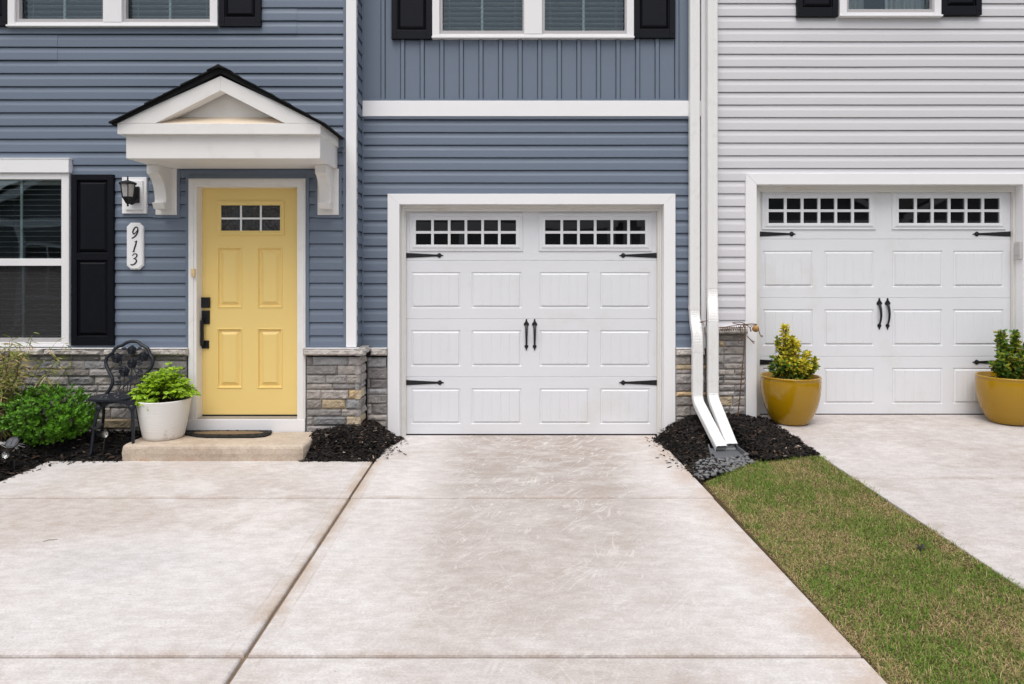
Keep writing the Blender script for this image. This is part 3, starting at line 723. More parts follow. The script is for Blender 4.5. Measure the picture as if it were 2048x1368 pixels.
# ------------------------------------------------------------------ garage doors
def garage(parent, X0, ZB, YG, YT, trim_px, zhead, secs, ztrim0, xtr):
    sx = 2.4383/(1314-812); sz = sx*1.003
    gx = lambda px: X0 + (px-812)*sx
    gz = lambda py: ZB + (870-py)*sz
    wl = [(819,427.5,1046,503.5), (1077,427.5,1303.5,503.5)]
    gl = [(832,441.5,1032,490.5), (1090,441.5,1290,490.5)]
    s = MB(); panels = []
    for (a, b) in ((545,617),(661,733),(777,848)):
        for (c, d) in ((822,921.5),(943,1043),(1079,1179),(1200,1300.5)): panels.append((gx(c), gz(b), gx(d), gz(a)))
    wr = [(gx(a), gz(d), gx(c), gz(b)) for (a, b, c, d) in wl]
    edges = [870, 754.3, 638.5, 522, 406]
    for i in range(4):
        za, zb = gz(edges[i]), gz(edges[i+1]); hs = [h for h in panels+wr if za < h[1] < zb]
        lip = .0035
        s.sheet_holes(X0, za+lip, gx(1314), zb-lip, YG, hs)
        s.quad((X0, YG+.006, za), (gx(1314), YG+.006, za), (gx(1314), YG, za+lip), (X0, YG, za+lip))
        s.quad((X0, YG, zb-lip), (gx(1314), YG, zb-lip), (gx(1314), YG+.006, zb), (X0, YG+.006, zb))
    for r in panels:
        x0, z0, x1, z1 = r
        s.rings(x0, z0, x1, z1, [(0, YG), (.009, YG+.0065), (.013, YG+.0065), (.026, YG-.0015)])
        # raised field of five planks with V grooves sits 1.5 mm proud
        a, b, c, d = x0+.026, z0+.026, x1-.026, z1-.026; n = 5; gw = .0045
        for k in range(n):
            p0 = a+(c-a)*k/n; p1 = a+(c-a)*(k+1)/n
            l = p0+(gw if k else 0); rr = p1-(gw if k < n-1 else 0)
            s.quad((l,YG-.0045,b),(rr,YG-.0045,b),(rr,YG-.0045,d),(l,YG-.0045,d))
            if k: s.quad((p0,YG-.0003,b),(l,YG-.0045,b),(l,YG-.0045,d),(p0,YG-.0003,d))
            if k < n-1: s.quad((rr,YG-.0045,b),(p1,YG-.0003,b),(p1,YG-.0003,d),(rr,YG-.0045,d))
    for r in wr: s.rings(*r, [(0, YG+.0), (.02, YG+.012), (.03, YG+.012)])
    s.box(X0, gx(1314), YG+.014, YG+.05, gz(870), gz(406))
    gd = s.build('garage_door', M['garage'], parent)
    for (r, q) in zip(wr, gl):
        qx0, qz0, qx1, qz1 = gx(q[0]), gz(q[3]), gx(q[2]), gz(q[1])
        f = MB()
        o = [(r[0], r[1]), (r[2], r[1]), (r[2], r[3]), (r[0], r[3])]
        def fr_(ins, y): return [(r[0]+ins, y, r[1]+ins), (r[2]-ins, y, r[1]+ins), (r[2]-ins, y, r[3]-ins), (r[0]+ins, y, r[3]-ins)]
        st = [fr_(0, YG+.001), fr_(.003, YG-.010), fr_(.008, YG-.012), fr_(.012, YG-.009), fr_(.034, YG-.014), fr_(.036, YG-.018), fr_(.046, YG-.018),
              [(qx0,YG-.016,qz0),(qx1,YG-.016,qz0),(qx1,YG-.016,qz1),(qx0,YG-.016,qz1)], [(qx0,YG-.001,qz0),(qx1,YG-.001,qz0),(qx1,YG-.001,qz1),(qx0,YG-.001,qz1)]]
        vs = [v for ring in st for v in ring]
        f.add(vs, [(i*4+k, i*4+(k+1) % 4, i*4+4+(k+1) % 4, i*4+4+k) for i in range(len(st)-1) for k in range(4)])
        mw = .0125
        for k in range(1, 6): xx = qx0+(qx1-qx0)*k/6; f.box(xx-mw, xx+mw, YG-.0165, YG-.002, qz0, qz1)
        zz = (qz0+qz1)/2; f.box(qx0, qx1, YG-.0158, YG-.003, zz-mw, zz+mw)
        f.build('window_frame', M['garage'], gd)
        g_ = MB(); g_.quad((qx0,YG+.000,qz0),(qx1,YG+.000,qz0),(qx1,YG+.000,qz1),(qx0,YG+.000,qz1)); g_.build('pane', M['dglass'], gd)
    # strap hinges
    for (px, sgn, py) in ((810.5, 1, 512), (1314.5, -1, 512), (811.5, 1, 765.5), (1314.5, -1, 765.5)):
        L = .372; x = gx(px); z = gz(py); h = .0255
        P = [(0,-h),(0,h),(.30,.010),(.312,.011),(.322,.021),(.332,.0235),(.342,.020),(.352,.008),(L,.0015),(L,-.0015),(.352,-.008),(.342,-.020),(.332,-.0235),(.322,-.021),(.312,-.011),(.30,-.010)]
        s = MB(); s.prism([(x+sgn*a, z+b) for a, b in P], YG-.006, YG+.001)
        s.lathe([(.008,0),(.008,.003),(.003,.006)], (x+sgn*.332, YG-.006, z), 12, ax=rot_to((0,-1,0)), cap1=True)
        for q in (.04, .17): s.lathe([(.006,0),(.006,.002),(.002,.004)], (x+sgn*q, YG-.006, z), 10, ax=rot_to((0,-1,0)), cap1=True)
        s.build('hinge', M['iron'], gd, bevel=.0015)
    for px in (1052.8, 1069.2):
        s = MB(); x = gx(px); zt, zb = gz(639), gz(701); pt = []
        T = [(0,0),(.006,.0),(.008,.018),(.016,.032),(.025,.042),(.026,.052),(.021,.062),(.012,.068)]
        s.prism([(x-a, zt-b) for a, b in T] + [(x+a, zt-b) for a, b in T[::-1]], YG-.007, YG+.001)
        T = [(0,0),(.004,.0),(.006,.014),(.012,.024),(.018,.032),(.019,.04),(.013,.05),(.008,.054)]
        s.prism([(x-a, zb+b) for a, b in T] + [(x+a, zb+b) for a, b in T[::-1]], YG-.007, YG+.001)
        vs = []; n = 14
        for i in range(n+1):
            f = i/n; z = (zt-.058) + ((zb+.046)-(zt-.058))*f; y = YG-.006-.032*math.sin(math.pi*min(1, f*1.02))**.7 if 0 < f < 1 else YG-.006
            w = .0145-.0055*f
            for (dx, dy) in ((-w,0),(-w*.6,-.008),(w*.6,-.008),(w,0)): vs.append((x+dx, y+dy, z))
        s.add(vs, [(i*4+k, i*4+(k+1) % 4, i*4+4+(k+1) % 4, i*4+4+k) for i in range(n) for k in range(4)])
        s.build('handle', M['iron'], gd)
    # seal at the foot, stop moulding, jambs and trim
    s = MB(); s.box(X0, gx(1314), YG-.004, YG+.012, ZB-.03, ZB+.011); s.build('bottom_seal', M['hard'], gd)
    tx0, tx1, ti0, ti1, tz, ti = xtr
    s = MB(); s.box(ti0+.001, X0+.003, YG-.042, YG-.004, ZB-.01, zhead-.055); s.box(gx(1314)-.003, ti1-.001, YG-.042, YG-.004, ZB-.01, zhead-.055)
    s.box(ti0+.001, X0-.012, YG-.058, YG-.0425, ZB-.01, zhead-.03); s.box(gx(1314)+.012, ti1-.001, YG-.058, YG-.0425, ZB-.01, zhead-.03)
    s.box(ti0+.001, ti1-.001, YG-.042, YG-.004, zhead-.055, zhead-.0); s.box(ti0+.001, ti1-.001, YG-.058, YG-.0425, zhead-.03, zhead)
    s.build('stop_moulding', M['stop'], parent, bevel=.003)
    s = MB(); yt = YT-.036
    s.prism([(tx0, ztrim0), (ti0, ztrim0), (ti0, ti), (tx0, tz)], yt, YG+.06); s.prism([(ti1, ztrim0), (tx1, ztrim0), (tx1, tz), (ti1, ti)], yt, YG+.06)
    s.prism([(tx0+.0008, tz), (ti0+.0008, ti), (ti1-.0008, ti), (tx1-.0008, tz)], yt, YG+.06)
    s.build('garage_trim', M['white'], parent, bevel=.0025)
    return gd
xt = (PX(775,-.036), PX(1351,-.036), PX(798.5,-.036), PX(1328,-.036), PZ(387.5,-.036), PZ(408.5,-.036))
g1 = garage(blue, PX(812,.12), PZ(870,.12), .12, YM, None, PZ(408.5,-.036), None, -.06, xt)
Y2 = .075
tr = (PX(1492,YR-.036), PX(2068.5,YR-.036), PX(1513.5,YR-.036), PX(2047,YR-.036), PZ(346.5,YR-.036), PZ(369,YR-.036))
g2 = garage(greyh, PX(1515.8,Y2), PZ(829.6,Y2), Y2, YR, None, PZ(369,YR-.036), None, .06, tr)

# ------------------------------------------------------------------ porch canopy
yf = -.837; zc0, zc1 = PZ(317, yf), PZ(268, yf)
cx0, cx1 = PX(252, yf), PX(640, yf)
s = MB(); s.box(cx0, cx1, yf, YL-.018, zc0, zc1-.001)
can = s.build('porch_canopy', M['cream'], blue, bevel=.003)
yk = -.885; k0, k1, kz0, kz1 = PX(234.5, yk), PX(641, yk), PZ(268, yk), PZ(246.5, yk)
s = MB(); s.box(k0, k1, yk, YL-.018, kz0, kz1-.001)
q = lambda a, b, Y=yk: (PX(a, Y), PZ(b, Y))
s.prism([q(234.5,246.4), q(311.5,246.4), q(441,181), q(441,152), q(236,243)], yk-.001, yk+.10)
s.prism([q(441.1,152), q(441.1,181), q(569,246.4), q(641,246.4), q(639.5,243)], yk-.001, yk+.10)
s.build('fascia', M['cream'], can, bevel=.002)
s = MB(); s.prism([q(250,246.4), q(441,160), q(630,246.4)], yk+.13, YL-.02); s.build('tympanum', M['cream'], can)
s = MB(); zz = kz1; s.add([(PX(296,yk), yk+.01, zz-.001), (PX(584,yk), yk+.01, zz-.001), (PX(584,yk), yk+.129, zz+.078), (PX(296,yk), yk+.129, zz+.078)], [(0,1,2,3)]); s.build('gable_ledge', M['warm'], can)
yr0 = -.925
def qq(a, b): return (PX(a, yr0), PZ(b, yr0))
s = MB()
ap = (qq(437.5, 146)[0], qq(437.5, 144)[1]); lt = qq(221, 249); rt = qq(647, 251)
th = .040
for tip in (lt, rt):
    s.prism([ap, (ap[0], ap[1]+th*1.18), (tip[0], tip[1]+th*.35), tip], yr0+.02, YL-.018)
    n = 6
    for k in range(n):
        f0, f1 = k/n, (k+1)/n+.02
        p0 = (ap[0]+(tip[0]-ap[0])*f0, ap[1]+th*1.18+(tip[1]+th*.35-ap[1]-th*1.18)*f0); p1 = (ap[0]+(tip[0]-ap[0])*min(1.015, f1), ap[1]+th*1.18+(tip[1]+th*.35-ap[1]-th*1.18)*min(1.015, f1))
        s.prism([(p0[0], p0[1]+.002), (p0[0], p0[1]+.006), (p1[0], p1[1]+.015), (p1[0], p1[1]+.002)], yr0 - .006*(k % 2), YL-.018)
s.prism([(ap[0]-.1, ap[1]+th*1.18-.035), (ap[0], ap[1]+th*1.18+.016), (ap[0]+.1, ap[1]+th*1.18-.035), (ap[0], ap[1]+th)], yr0-.012, YL-.018)
s.build('roof', M['shingle'], can)
s = MB(); s.box(rt[0]-.05, rt[0]+.012, YL-.05, YL-.01, rt[1]-.06, rt[1]+.02); s.box(rt[0]-.006, rt[0]+.02, YL-.03, YL-.012, rt[1]-.11, rt[1]-.06); s.build('kickout_flashing', M['blue'], can, bevel=.003)
for bc in (333, 656.5):
    X = PX(bc, YL-.02); zb = PZ(430, YL-.02)
    s = MB(); s.box(X-.097, X+.097, YL-.03, YL+.0, zb, zc0-.0005)
    yw = YL-.03
    P = [(yw, zc0-.001), (yw-.235, zc0-.001), (yw-.235, zc0-.075)]
    for i in range(13):
        a = math.pi/2*i/12; P.append((yw-.228+.128*math.sin(a)**1.15, zc0-.080-.215*(1-math.cos(a))**.9))
    P += [(yw-.104, zc0-.318), (yw-.150, PZ(406, -.38)), (yw-.118, PZ(418, -.38)), (yw-.03, PZ(419, -.36)), (yw, PZ(414, -.36))]
    # concave inner side keeps the bracket a curved arm
    s.prism(P, X-.052, X+.052, axis='x')
    b = s.build('bracket', M['cream'], can, bevel=.004)
    c = MB(); rr = (X-.097, zb, X+.097, zc0)
    c.box(rr[0]-.026, rr[0]-.001, YL-.024, YL+.01, zb-.026, zc0-.001); c.box(rr[2]+.001, rr[2]+.026, YL-.024, YL+.01, zb-.026, zc0-.001); c.box(rr[0]-.001, rr[2]+.001, YL-.024, YL+.01, zb-.026, zb-.001)
    c.build_each('bracket_channel', M['blue'], can, bevel=.002)

# ------------------------------------------------------------------ wall lantern, plaque, bell, keypad
YLF = YL-.022
lan = thing('wall_lantern', (PX(267,YLF), YLF, PZ(427,YLF)), 'black coach lantern on a white mounting block beside the shutter', 'lamp')
r = W(243,354,292,427,YLF-.02); s = MB(); s.box(r[0], r[2], YLF-.014, YLF+.02, r[1], r[3]); r2 = W(250,361,285,419.5,YLF-.03); s.box(r2[0], r2[2], YLF-.03, YLF-.0135, r2[1], r2[3]); s.build('mounting_block', M['white'], lan, bevel=.003)
s = MB(); r = W(260,373,279,406,YLF-.04); s.box(r[0], r[2], YLF-.055, YLF-.03, r[1], r[3]); s.build('back_plate', M['iron'], lan, bevel=.008, seg=3)
yl = YLF-.16; lx = PX(255.5, yl); Z = lambda py: PZ(py, yl)
k = (yl-CAMY)/F
s = MB(); s.lathe([(.003*0+.004, Z(352)-0), (.006, Z(353.5)), (.006, Z(360)), (.011, Z(360.5)), (.012, Z(363))][::-1], (lx, yl, 0), 12, cap1=True)
s.lathe([(17.6*k, Z(368.8)), (18.3*k, Z(367.5)), (18.0*k, Z(366)), (12*k, Z(363.5)), (4*k, Z(361))], (lx, yl, 0), 6, cap1=True)
s.lathe([(10*k, Z(396.6)), (11.3*k, Z(395.5)), (11.0*k, Z(393.5))], (lx, yl, 0), 6, cap1=True)
s.lathe([(1.5*k, Z(413)), (2.2*k, Z(411)), (1.8*k, Z(408.5)), (4.5*k, Z(406)), (8*k, Z(400)), (10.6*k, Z(396))], (lx, yl, 0), 6, cap1=True)
for i in range(6):
    a = 2*math.pi*i/6; s.tube([(lx+14.6*k*math.cos(a), yl+14.6*k*math.sin(a), Z(368.5)), (lx+11*k*math.cos(a), yl+11*k*math.sin(a), Z(394))], .0045, 6)
s.tube([(lx, yl, Z(405)), (lx+.01, yl+.05, Z(407)), (lx+.03, YLF-.05, Z(398))], .010, 8)
s.build('lamp_frame', M['iron'], lan)
s = MB(); s.lathe([(10.4*k, Z(394)), (13.8*k, Z(368.8))], (lx, yl, 0), 6, cap0=False); s.build('lamp_glass', M['lantglass'], lan)

pl = thing('number_plaque', (PX(271.5,YLF), YLF, PZ(539,YLF)), 'white house number plaque with black italic 913', 'sign')
def octo(a, b, c, d, ch, Y): return [(PX(x_,Y), PZ(y_,Y)) for x_, y_ in ((a+ch,b),(c-ch,b),(c,b+ch),(c,d-ch),(c-ch,d),(a+ch,d),(a,d-ch),(a,b+ch))]
s = MB(); s.prism(octo(255,445.5,288,539,8,YLF), YLF-.012, YLF+.012); s.prism(octo(257,447.5,286,537,7.2,YLF), YLF-.019, YLF-.0115); s.build('plaque_board', M['white'], pl, bevel=.002)
zz = lambda pts: [(PX(220+a/6.217, YLF-.02), YLF-.021, PZ(340+b/6.217, YLF-.02)) for a, b in pts]
def cat(pts, n=6):
    out = []
    P = [pts[0]]+pts+[pts[-1]]
    for i in range(1, len(P)-2):
        p0,p1,p2,p3 = map(np.array, P[i-1:i+3])
        for j in range(n):
            t_ = j/n; out.append(tuple(.5*((2*p1)+(-p0+p2)*t_+(2*p0-5*p1+4*p2-p3)*t_**2+(-p0+3*p1-3*p2+p3)*t_**3)))
    out.append(tuple(pts[-1])); return out
u = .00073
def stroke(mb, pts, ws):
    c = cat([tuple(map(float, q_)) for q_ in pts]); m = len(c); w = [np.interp(i/(m-1), np.linspace(0,1,len(ws)), ws)*u for i in range(m)]
    mb.tube(zz(c), w, 8, sy=.35)
s = MB(); stroke(s, [(347,738),(338,713),(316,712),(296,738),(285,772),(294,795),(316,782),(338,752),(347,732)], [5,7,8,9,9,8,6,5,5])
stroke(s, [(347,728),(346,765),(326,808),(294,838),(270,848)], [7,9,9,7,8]); s.build('digit', M['hard'], pl)
s = MB(); stroke(s, [(303,897),(318,888),(334,878)], [3,4,5]); stroke(s, [(331,880),(320,925),(305,972),(293,1015)], [8,9.5,9.5,9]); stroke(s, [(277,1017),(293,1016),(309,1017)], [3,4,3]); s.build('digit', M['hard'], pl)
s = MB(); stroke(s, [(280,1065),(296,1044),(322,1042),(336,1060),(322,1088),(292,1104)], [7,5,6,9,7,4]); stroke(s, [(292,1104),(320,1110),(330,1132),(314,1160),(284,1178),(256,1176)], [4,7,10,9,7,8]); s.build('digit', M['hard'], pl)

s = MB(); r = W(383,537.5,390,553,YL-.05); s.box(r[0], r[2], YL-.062, YL-.036, r[1], r[3]); s.box(r[0]+.008, r[2]-.008, YL-.066, YL-.0615, r[1]+.02, r[3]-.03)
tag(s.build('doorbell', M['bell'], bevel=.003), 'small cream doorbell on the white frame left of the yellow door', 'doorbell')
xj = PX(2047, YR-.036); zk0, zk1 = PZ(519, -.03), PZ(483.5, -.03)
kp = thing('garage_keypad', (xj-.01, -.03, zk0), 'grey keypad box on the jamb right of the far garage door', 'keypad')
s = MB(); s.box(xj-.026, xj-.0005, -.066, .010, zk0, zk1); s.build('case', M['keypad'], kp, bevel=.006, seg=3)
s = MB(); s.box(xj-.030, xj-.0255, -.060, .004, zk0+.04, zk1-.012); s.build('flip_cover', M['keypad'], kp, bevel=.004)

# ------------------------------------------------------------------ downspouts
def downspout(label, path, w=.098, tk=.072, straps=(), start=0):
    # rounded rectangular section swept in the YZ plane, with crimped elbows and an open foot
    pts = [Vector(p) for p in path]; fine = [pts[0]]; crimp = [0]
    for i in range(1, len(pts)-1):
        a = (pts[i-1]-pts[i]); b = (pts[i+1]-pts[i]); rr = .075
        la, lb = min(rr, a.length*.48), min(rr, b.length*.48)
        p0, p2 = pts[i]+a.normalized()*la, pts[i]+b.normalized()*lb; n = 12
        for j in range(n+1):
            t_ = j/n; fine.append(p0*(1-t_)**2 + pts[i]*2*t_*(1-t_) + p2*t_**2); crimp.append(1 if 0 < j < n else 0)
    fine.append(pts[-1]); crimp.append(0)
    sec = []
    rx, ry, rc = w/2, tk/2, .016
    for (cx, cy, a0) in ((rx-rc, ry-rc, 0), (-rx+rc, ry-rc, 90), (-rx+rc, -ry+rc, 180), (rx-rc, -ry+rc, 270)):
        for j in range(5): a = R(a0+j*22.5); sec.append((cx+rc*math.cos(a), cy+rc*math.sin(a)))
    # two shallow flutes on the face
    out = []
    for i, q_ in enumerate(sec):
        out.append(q_)
        nx = sec[(i+1) % len(sec)]
        if abs(q_[1]-nx[1]) < 1e-6 and abs(q_[0]-nx[0]) > .03:
            for f in (.30,.38,.46,.54,.62,.70): out.append((q_[0]+(nx[0]-q_[0])*f, q_[1]*(.95 if f in (.38,.62) else 1)))
    sec = out; n = len(sec)
    def frame(i):
        a = fine[max(0,i-1)]; b = fine[min(len(fine)-1,i+1)]; t_ = (b-a).normalized()
        e1 = Vector((1,0,0)); e1 = (e1 - t_*e1.dot(t_)).normalized(); e2 = t_.cross(e1).normalized(); return e1, e2
    root = thing('downspout', (path[-1][0], path[-1][1], path[-1][2]-.05), label, 'downspout', None)
    s = MB(); vs = []
    for i in range(len(fine)):
        e1, e2 = frame(i); k = 1.0 - (.035 if (crimp[i] and i % 2) else 0)
        for (a, b) in sec: vs.append(tuple(fine[i]+e1*a*k+e2*b*k))
    m = len(fine); fs = [(i*n+j, i*n+(j+1) % n, (i+1)*n+(j+1) % n, (i+1)*n+j) for i in range(m-1) for j in range(n)]
    e1, e2 = frame(m-1); b0 = len(vs); end = fine[-1]; back = end + (fine[-2]-end).normalized()*.30
    for c_ in (end, back):
        for (a, b) in sec: vs.append(tuple(c_+e1*a*.955+e2*b*.94))
    fs += [((m-1)*n+j, (m-1)*n+(j+1) % n, b0+(j+1) % n, b0+j) for j in range(n)]
    fs += [(b0+j, b0+(j+1) % n, b0+n+(j+1) % n, b0+n+j) for j in range(n)]
    fs.append(tuple(b0+n+j for j in range(n)))
    s.add(vs, fs); s.build('pipe', M['downspout'], root, bevel=0)
    for z in straps:
        i = min(range(1, len(fine)), key=lambda i_: abs((fine[i_-1].z+fine[i_].z)/2 - z) if fine[i_-1].z >= z >= fine[i_].z else 9)
        f = (fine[i-1].z-z)/max(1e-6, fine[i-1].z-fine[i].z); c_ = fine[i-1].lerp(fine[i], f)
        a_, e2_ = Vector((1,0,0)), Vector((0,1,0))
        g = MB(); g.add([tuple(c_+a_*a*1.035+e2_*b*1.04+Vector((0,0,h_))) for h_ in (-.02,.02) for (a, b) in sec], [(j, (j+1) % n, n+(j+1) % n, n+j) for j in range(n)]); g.build('sleeve', M['downspout'], root)
    return root
x1a, x1b = PX(1388.5, -.06), PX(1394.8, -.17)
downspout('white downspout nearer the blue house, the left of the two', [(x1a, -.058, ZTOP), (x1a, -.058, PZ(632,-.06)), (x1b, -.165, PZ(672,-.165)), (x1b, -.165, PZ(802,-.165)), (PX(1443, -.74), -.74, PZ(898,-.74))], straps=(PZ(615,-.06), PZ(699,-.165), PZ(756,-.165)))
x2a, x2b = PX(1424, -.095), PX(1425.5, -.20)
downspout('white downspout nearer the pale grey house, the right of the two', [(x2a, -.095, ZTOP), (x2a, -.095, PZ(590,-.095)), (x2b, -.20, PZ(632,-.20)), (x2b, -.20, PZ(797,-.20)), (PX(1463.5, -.71), -.71, PZ(893,-.71))], straps=(PZ(597-25,-.095), PZ(757,-.20)))

# ------------------------------------------------------------------ ground, slabs
def zR(y): return .206 - .04*(6.5-(y-CAMY))            # neighbour drive slopes up to its garage
def zrd(x, y): return zR(y)
s = MB(); s.quad((-120,-120,-.12), (120,-120,-.12), (120,60,-.12), (-120,60,-.12)); structure(s.build('ground', M['lawn']))
s = MB(); s.quad((-60,-15.5,-.108), (60,-15.5,-.108), (60,-9.2,-.108), (-60,-9.2,-.108)); structure(s.build('road', M['road']))
JX = lambda y: -1.158 - .0171*(y+.78)                   # centre joint
EX = lambda y: 1.388 + (1.457-1.388)/(3.95)*(-(y-.07))  # right edge of the drive
def slab(mb, c, zf, th=.12, rnd=.006):
    # c: 4 corners (x,y) counter-clockwise; rounded top edge
    n = 3; rings_ = [(0, -th), (0, -rnd)]
    for i in range(1, n+1): a = math.pi/2*i/n; rings_.append((rnd*(1-math.cos(a)), -rnd*(1-math.sin(a))))
    cx = sum(q_[0] for q_ in c)/4; cy = sum(q_[1] for q_ in c)/4; vs = []
    for ins_, dz in rings_:
        for (x, y) in c:
            xx = x + (ins_ if x < cx else -ins_); yy = y + (ins_ if y < cy else -ins_); vs.append((xx, yy, zf(xx, yy)+dz))
    fs = [(i*4+k, i*4+(k+1) % 4, i*4+4+(k+1) % 4, i*4+4+k) for i in range(len(rings_)-1) for k in range(4)]
    b = (len(rings_)-1)*4; fs.append((b, b+1, b+2, b+3)); mb.add(vs, fs)
flat = lambda x, y: 0.0
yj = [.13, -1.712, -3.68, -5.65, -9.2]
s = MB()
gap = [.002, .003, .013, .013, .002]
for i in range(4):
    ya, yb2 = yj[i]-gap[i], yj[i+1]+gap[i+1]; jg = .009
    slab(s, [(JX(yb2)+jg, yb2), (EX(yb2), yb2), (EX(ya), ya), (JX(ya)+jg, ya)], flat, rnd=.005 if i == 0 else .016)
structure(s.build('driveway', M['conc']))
s = MB(); yp = [-.78, -1.712, -3.68, -5.65, -9.2]
for i in range(4):
    ya, yb2 = yp[i]-gap[i], yp[i+1]+gap[i+1]
    slab(s, [(-3.865, yb2), (JX(yb2)-.009, yb2), (JX(ya)-.009, ya), (-3.885, ya)], flat, rnd=.005 if i == 0 else .016)
structure(s.build('parking_pad', M['concpad']))
s = MB(); s.quad((-3.86,-9.2,-.022), (1.38,-9.2,-.022), (1.38,-.8,-.022), (-3.86,-.8,-.022)); s.quad((-1.13,-.8,-.022), (1.37,-.8,-.022), (1.37,.1,-.022), (-1.13,.1,-.022)); structure(s.build('joint_bed', M['jointbed']))
NX = lambda y: 2.375 + .02*(-y)
s = MB(); yj2 = [.12, -1.712, -3.65, -5.6, -9.2]
for i in range(4):
    ya, yb2 = yj2[i]-.003, yj2[i+1]+.003
    slab(s, [(NX(yb2), yb2), (5.05, yb2), (5.05, ya), (NX(ya), ya)], zrd, .35, .006)
structure(s.build('driveway', M['conc2']))
s = MB(); slab(s, [(5.06,-9.2), (8.5,-9.2), (8.5,-.3), (5.06,-.3)], lambda x, y: zR(y)-.02, .3); structure(s.build('side_lawn', M['lawn']))
# step
s = MB()
x0, x1, y0, y1, zt = -3.285, -1.745, -.785, -.31, .132
n = 24; ch = .022
def edge(i): return .006*mn.noise((i*1.7, 3.1, 8.8))
prof = [(0,-.06),(0,.03),(-.003,.06),(0,zt-.03),(.006,zt-.012),(.020,zt-.002),(.035,zt)]
ring = []
per = [(x0+(x1-x0)*i/n, y0, 0,-1) for i in range(n)] + [(x1-.0, y0+(y1-y0)*i/8, 1,0) for i in range(8)] + [(x1,y1,1,0)] + [(x0,y1,-1,0)] + [(x0, y1+(y0-y1)*i/8, -1,0) for i in range(1,8)]
vs = []
for (a, b) in prof:
    for j, (x, y, nx_, ny_) in enumerate(per):
        e_ = .0035*mn.noise((x*9, y*9+b*30, 2.2)); ax_ = a+e_
        cornx = 0
        xx = x - nx_*ax_; yy = y - ny_*ax_
        if j == 0: xx = x0+ax_+.010; yy = y0+ax_+.010
        if j == n: xx = x1-ax_-.012; yy = y0+ax_+.012
        vs.append((xx, yy, b + (.002*mn.noise((x*6,y*6,9)) if b > .1 else 0)))
m = len(per); fs = [(i*m+j, i*m+(j+1) % m, (i+1)*m+(j+1) % m, (i+1)*m+j) for i in range(len(prof)-1) for j in range(m)]; fs.append(tuple((len(prof)-1)*m+j for j in range(m)))
s.add(vs, fs); tag(s.build('step', M['concstep']), 'single tan concrete step below the yellow front door', 'step')

# ------------------------------------------------------------------ mulch
def chips(mb, zf, inside, bx, cnt, rng, tone=1.0, size=1.0):
    k = 0; tries = 0
    while k < cnt and tries < cnt*6:
        tries += 1
        x = rng.uniform(bx[0], bx[1]); y = rng.uniform(bx[2], bx[3])
        if not inside(x, y): continue
        k += 1
        L = rng.uniform(.010,.034)*size; w = L*rng.uniform(.16,.42); h = rng.uniform(.002,.006)
        a = rng.uniform(0, 2*math.pi); el = rng.gauss(0, .30)
        d = Vector((math.cos(a)*math.cos(el), math.sin(a)*math.cos(el), math.sin(el)))
        sd = d.cross(Vector((0,0,1))).normalized(); sd = (sd + Vector((0,0,rng.gauss(0,.4)))).normalized(); up = d.cross(sd).normalized()
        if up.z < 0: up = -up
        c = Vector((x, y, zf(x, y) + rng.uniform(-.004,.014)))
        v = rng.random()
        if v < .875: g = rng.uniform(.006,.028); col = (g*1.08, g*.95, g*.90)
        elif v < .965: g = rng.uniform(.02,.06); col = (g*1.35, g*.85, g*.6)
        elif v < .993: g = rng.uniform(.06,.13); col = (g*1.2, g*.9, g*.68)
        else: g = rng.uniform(.2,.38); col = (g*1.1, g*.93, g*.75)
        col = tuple(q_*tone for q_ in col)
        bend = up*rng.uniform(-.2,.25)*L
        vs = [c-d*L-sd*w, c-d*L*.9+sd*w*.8, c+bend+sd*w*rng.uniform(.7,1.2), c+d*L+sd*w*.5, c+d*L*.92-sd*w*.6, c+bend-sd*w]
        vs += [c+up*h+bend*1.3]
        mb.add([tuple(q_) for q_ in vs], [(0,6,1),(1,6,2),(2,6,3),(3,6,4),(4,6,5),(5,6,0)], col)
def bed(name, label, zf, inside, bx, res, cnt, seed, spill=()):
    rng = random.Random(seed); mb = MB(); nx_ = int((bx[1]-bx[0])/res); ny_ = int((bx[3]-bx[2])/res)
    vs = []; cs = []
    for j in range(ny_+1):
        for i in range(nx_+1):
            x = bx[0]+(bx[1]-bx[0])*i/nx_; y = bx[2]+(bx[3]-bx[2])*j/ny_
            vs.append((x, y, zf(x, y)-.006+.007*mn.noise((x*30,y*30,seed)))); g = .012+.006*mn.noise((x*50,y*50,1)); cs.append((g*1.05,g,g*.95))
    N = nx_+1
    fs = [(j*N+i, j*N+i+1, (j+1)*N+i+1, (j+1)*N+i) for j in range(ny_) for i in range(nx_)
          if inside(bx[0]+(bx[1]-bx[0])*(i+.5)/nx_, bx[2]+(bx[3]-bx[2])*(j+.5)/ny_)]
    mb.add(vs, fs, cs); chips(mb, zf, inside, bx, cnt, rng)
    for (x, y, z) in spill:
        chips(mb, lambda a, b: z-.004, lambda a, b: True, (x-.001, x+.001, y-.001, y+.001), 1, rng, 1.0, rng.uniform(.4,.9))
    return tag(mb.build(name, M['mulch']), label, 'mulch', kind='stuff')
sm = lambda a, b, v: (lambda t_: t_*t_*(3-2*t_))(max(0, min(1, (v-a)/(b-a))))
def zA(x, y):                    # bed left of the step
    dpad = max(0, (-3.87-x)) if y < -.78 else max(0, y+.78)
    if y >= -.78 and x < -3.87: dpad = math.hypot(max(0, -3.87-x), max(0, y+.78))
    return -.008 + .135*sm(0, .24, dpad) + .010*mn.noise((x*5,y*5,2))
inA = lambda x, y: (y > -.80 + .012*mn.noise((x*9,1,1)) and x < -3.27) or (x < -3.86+.012*mn.noise((y*9,2,2)))
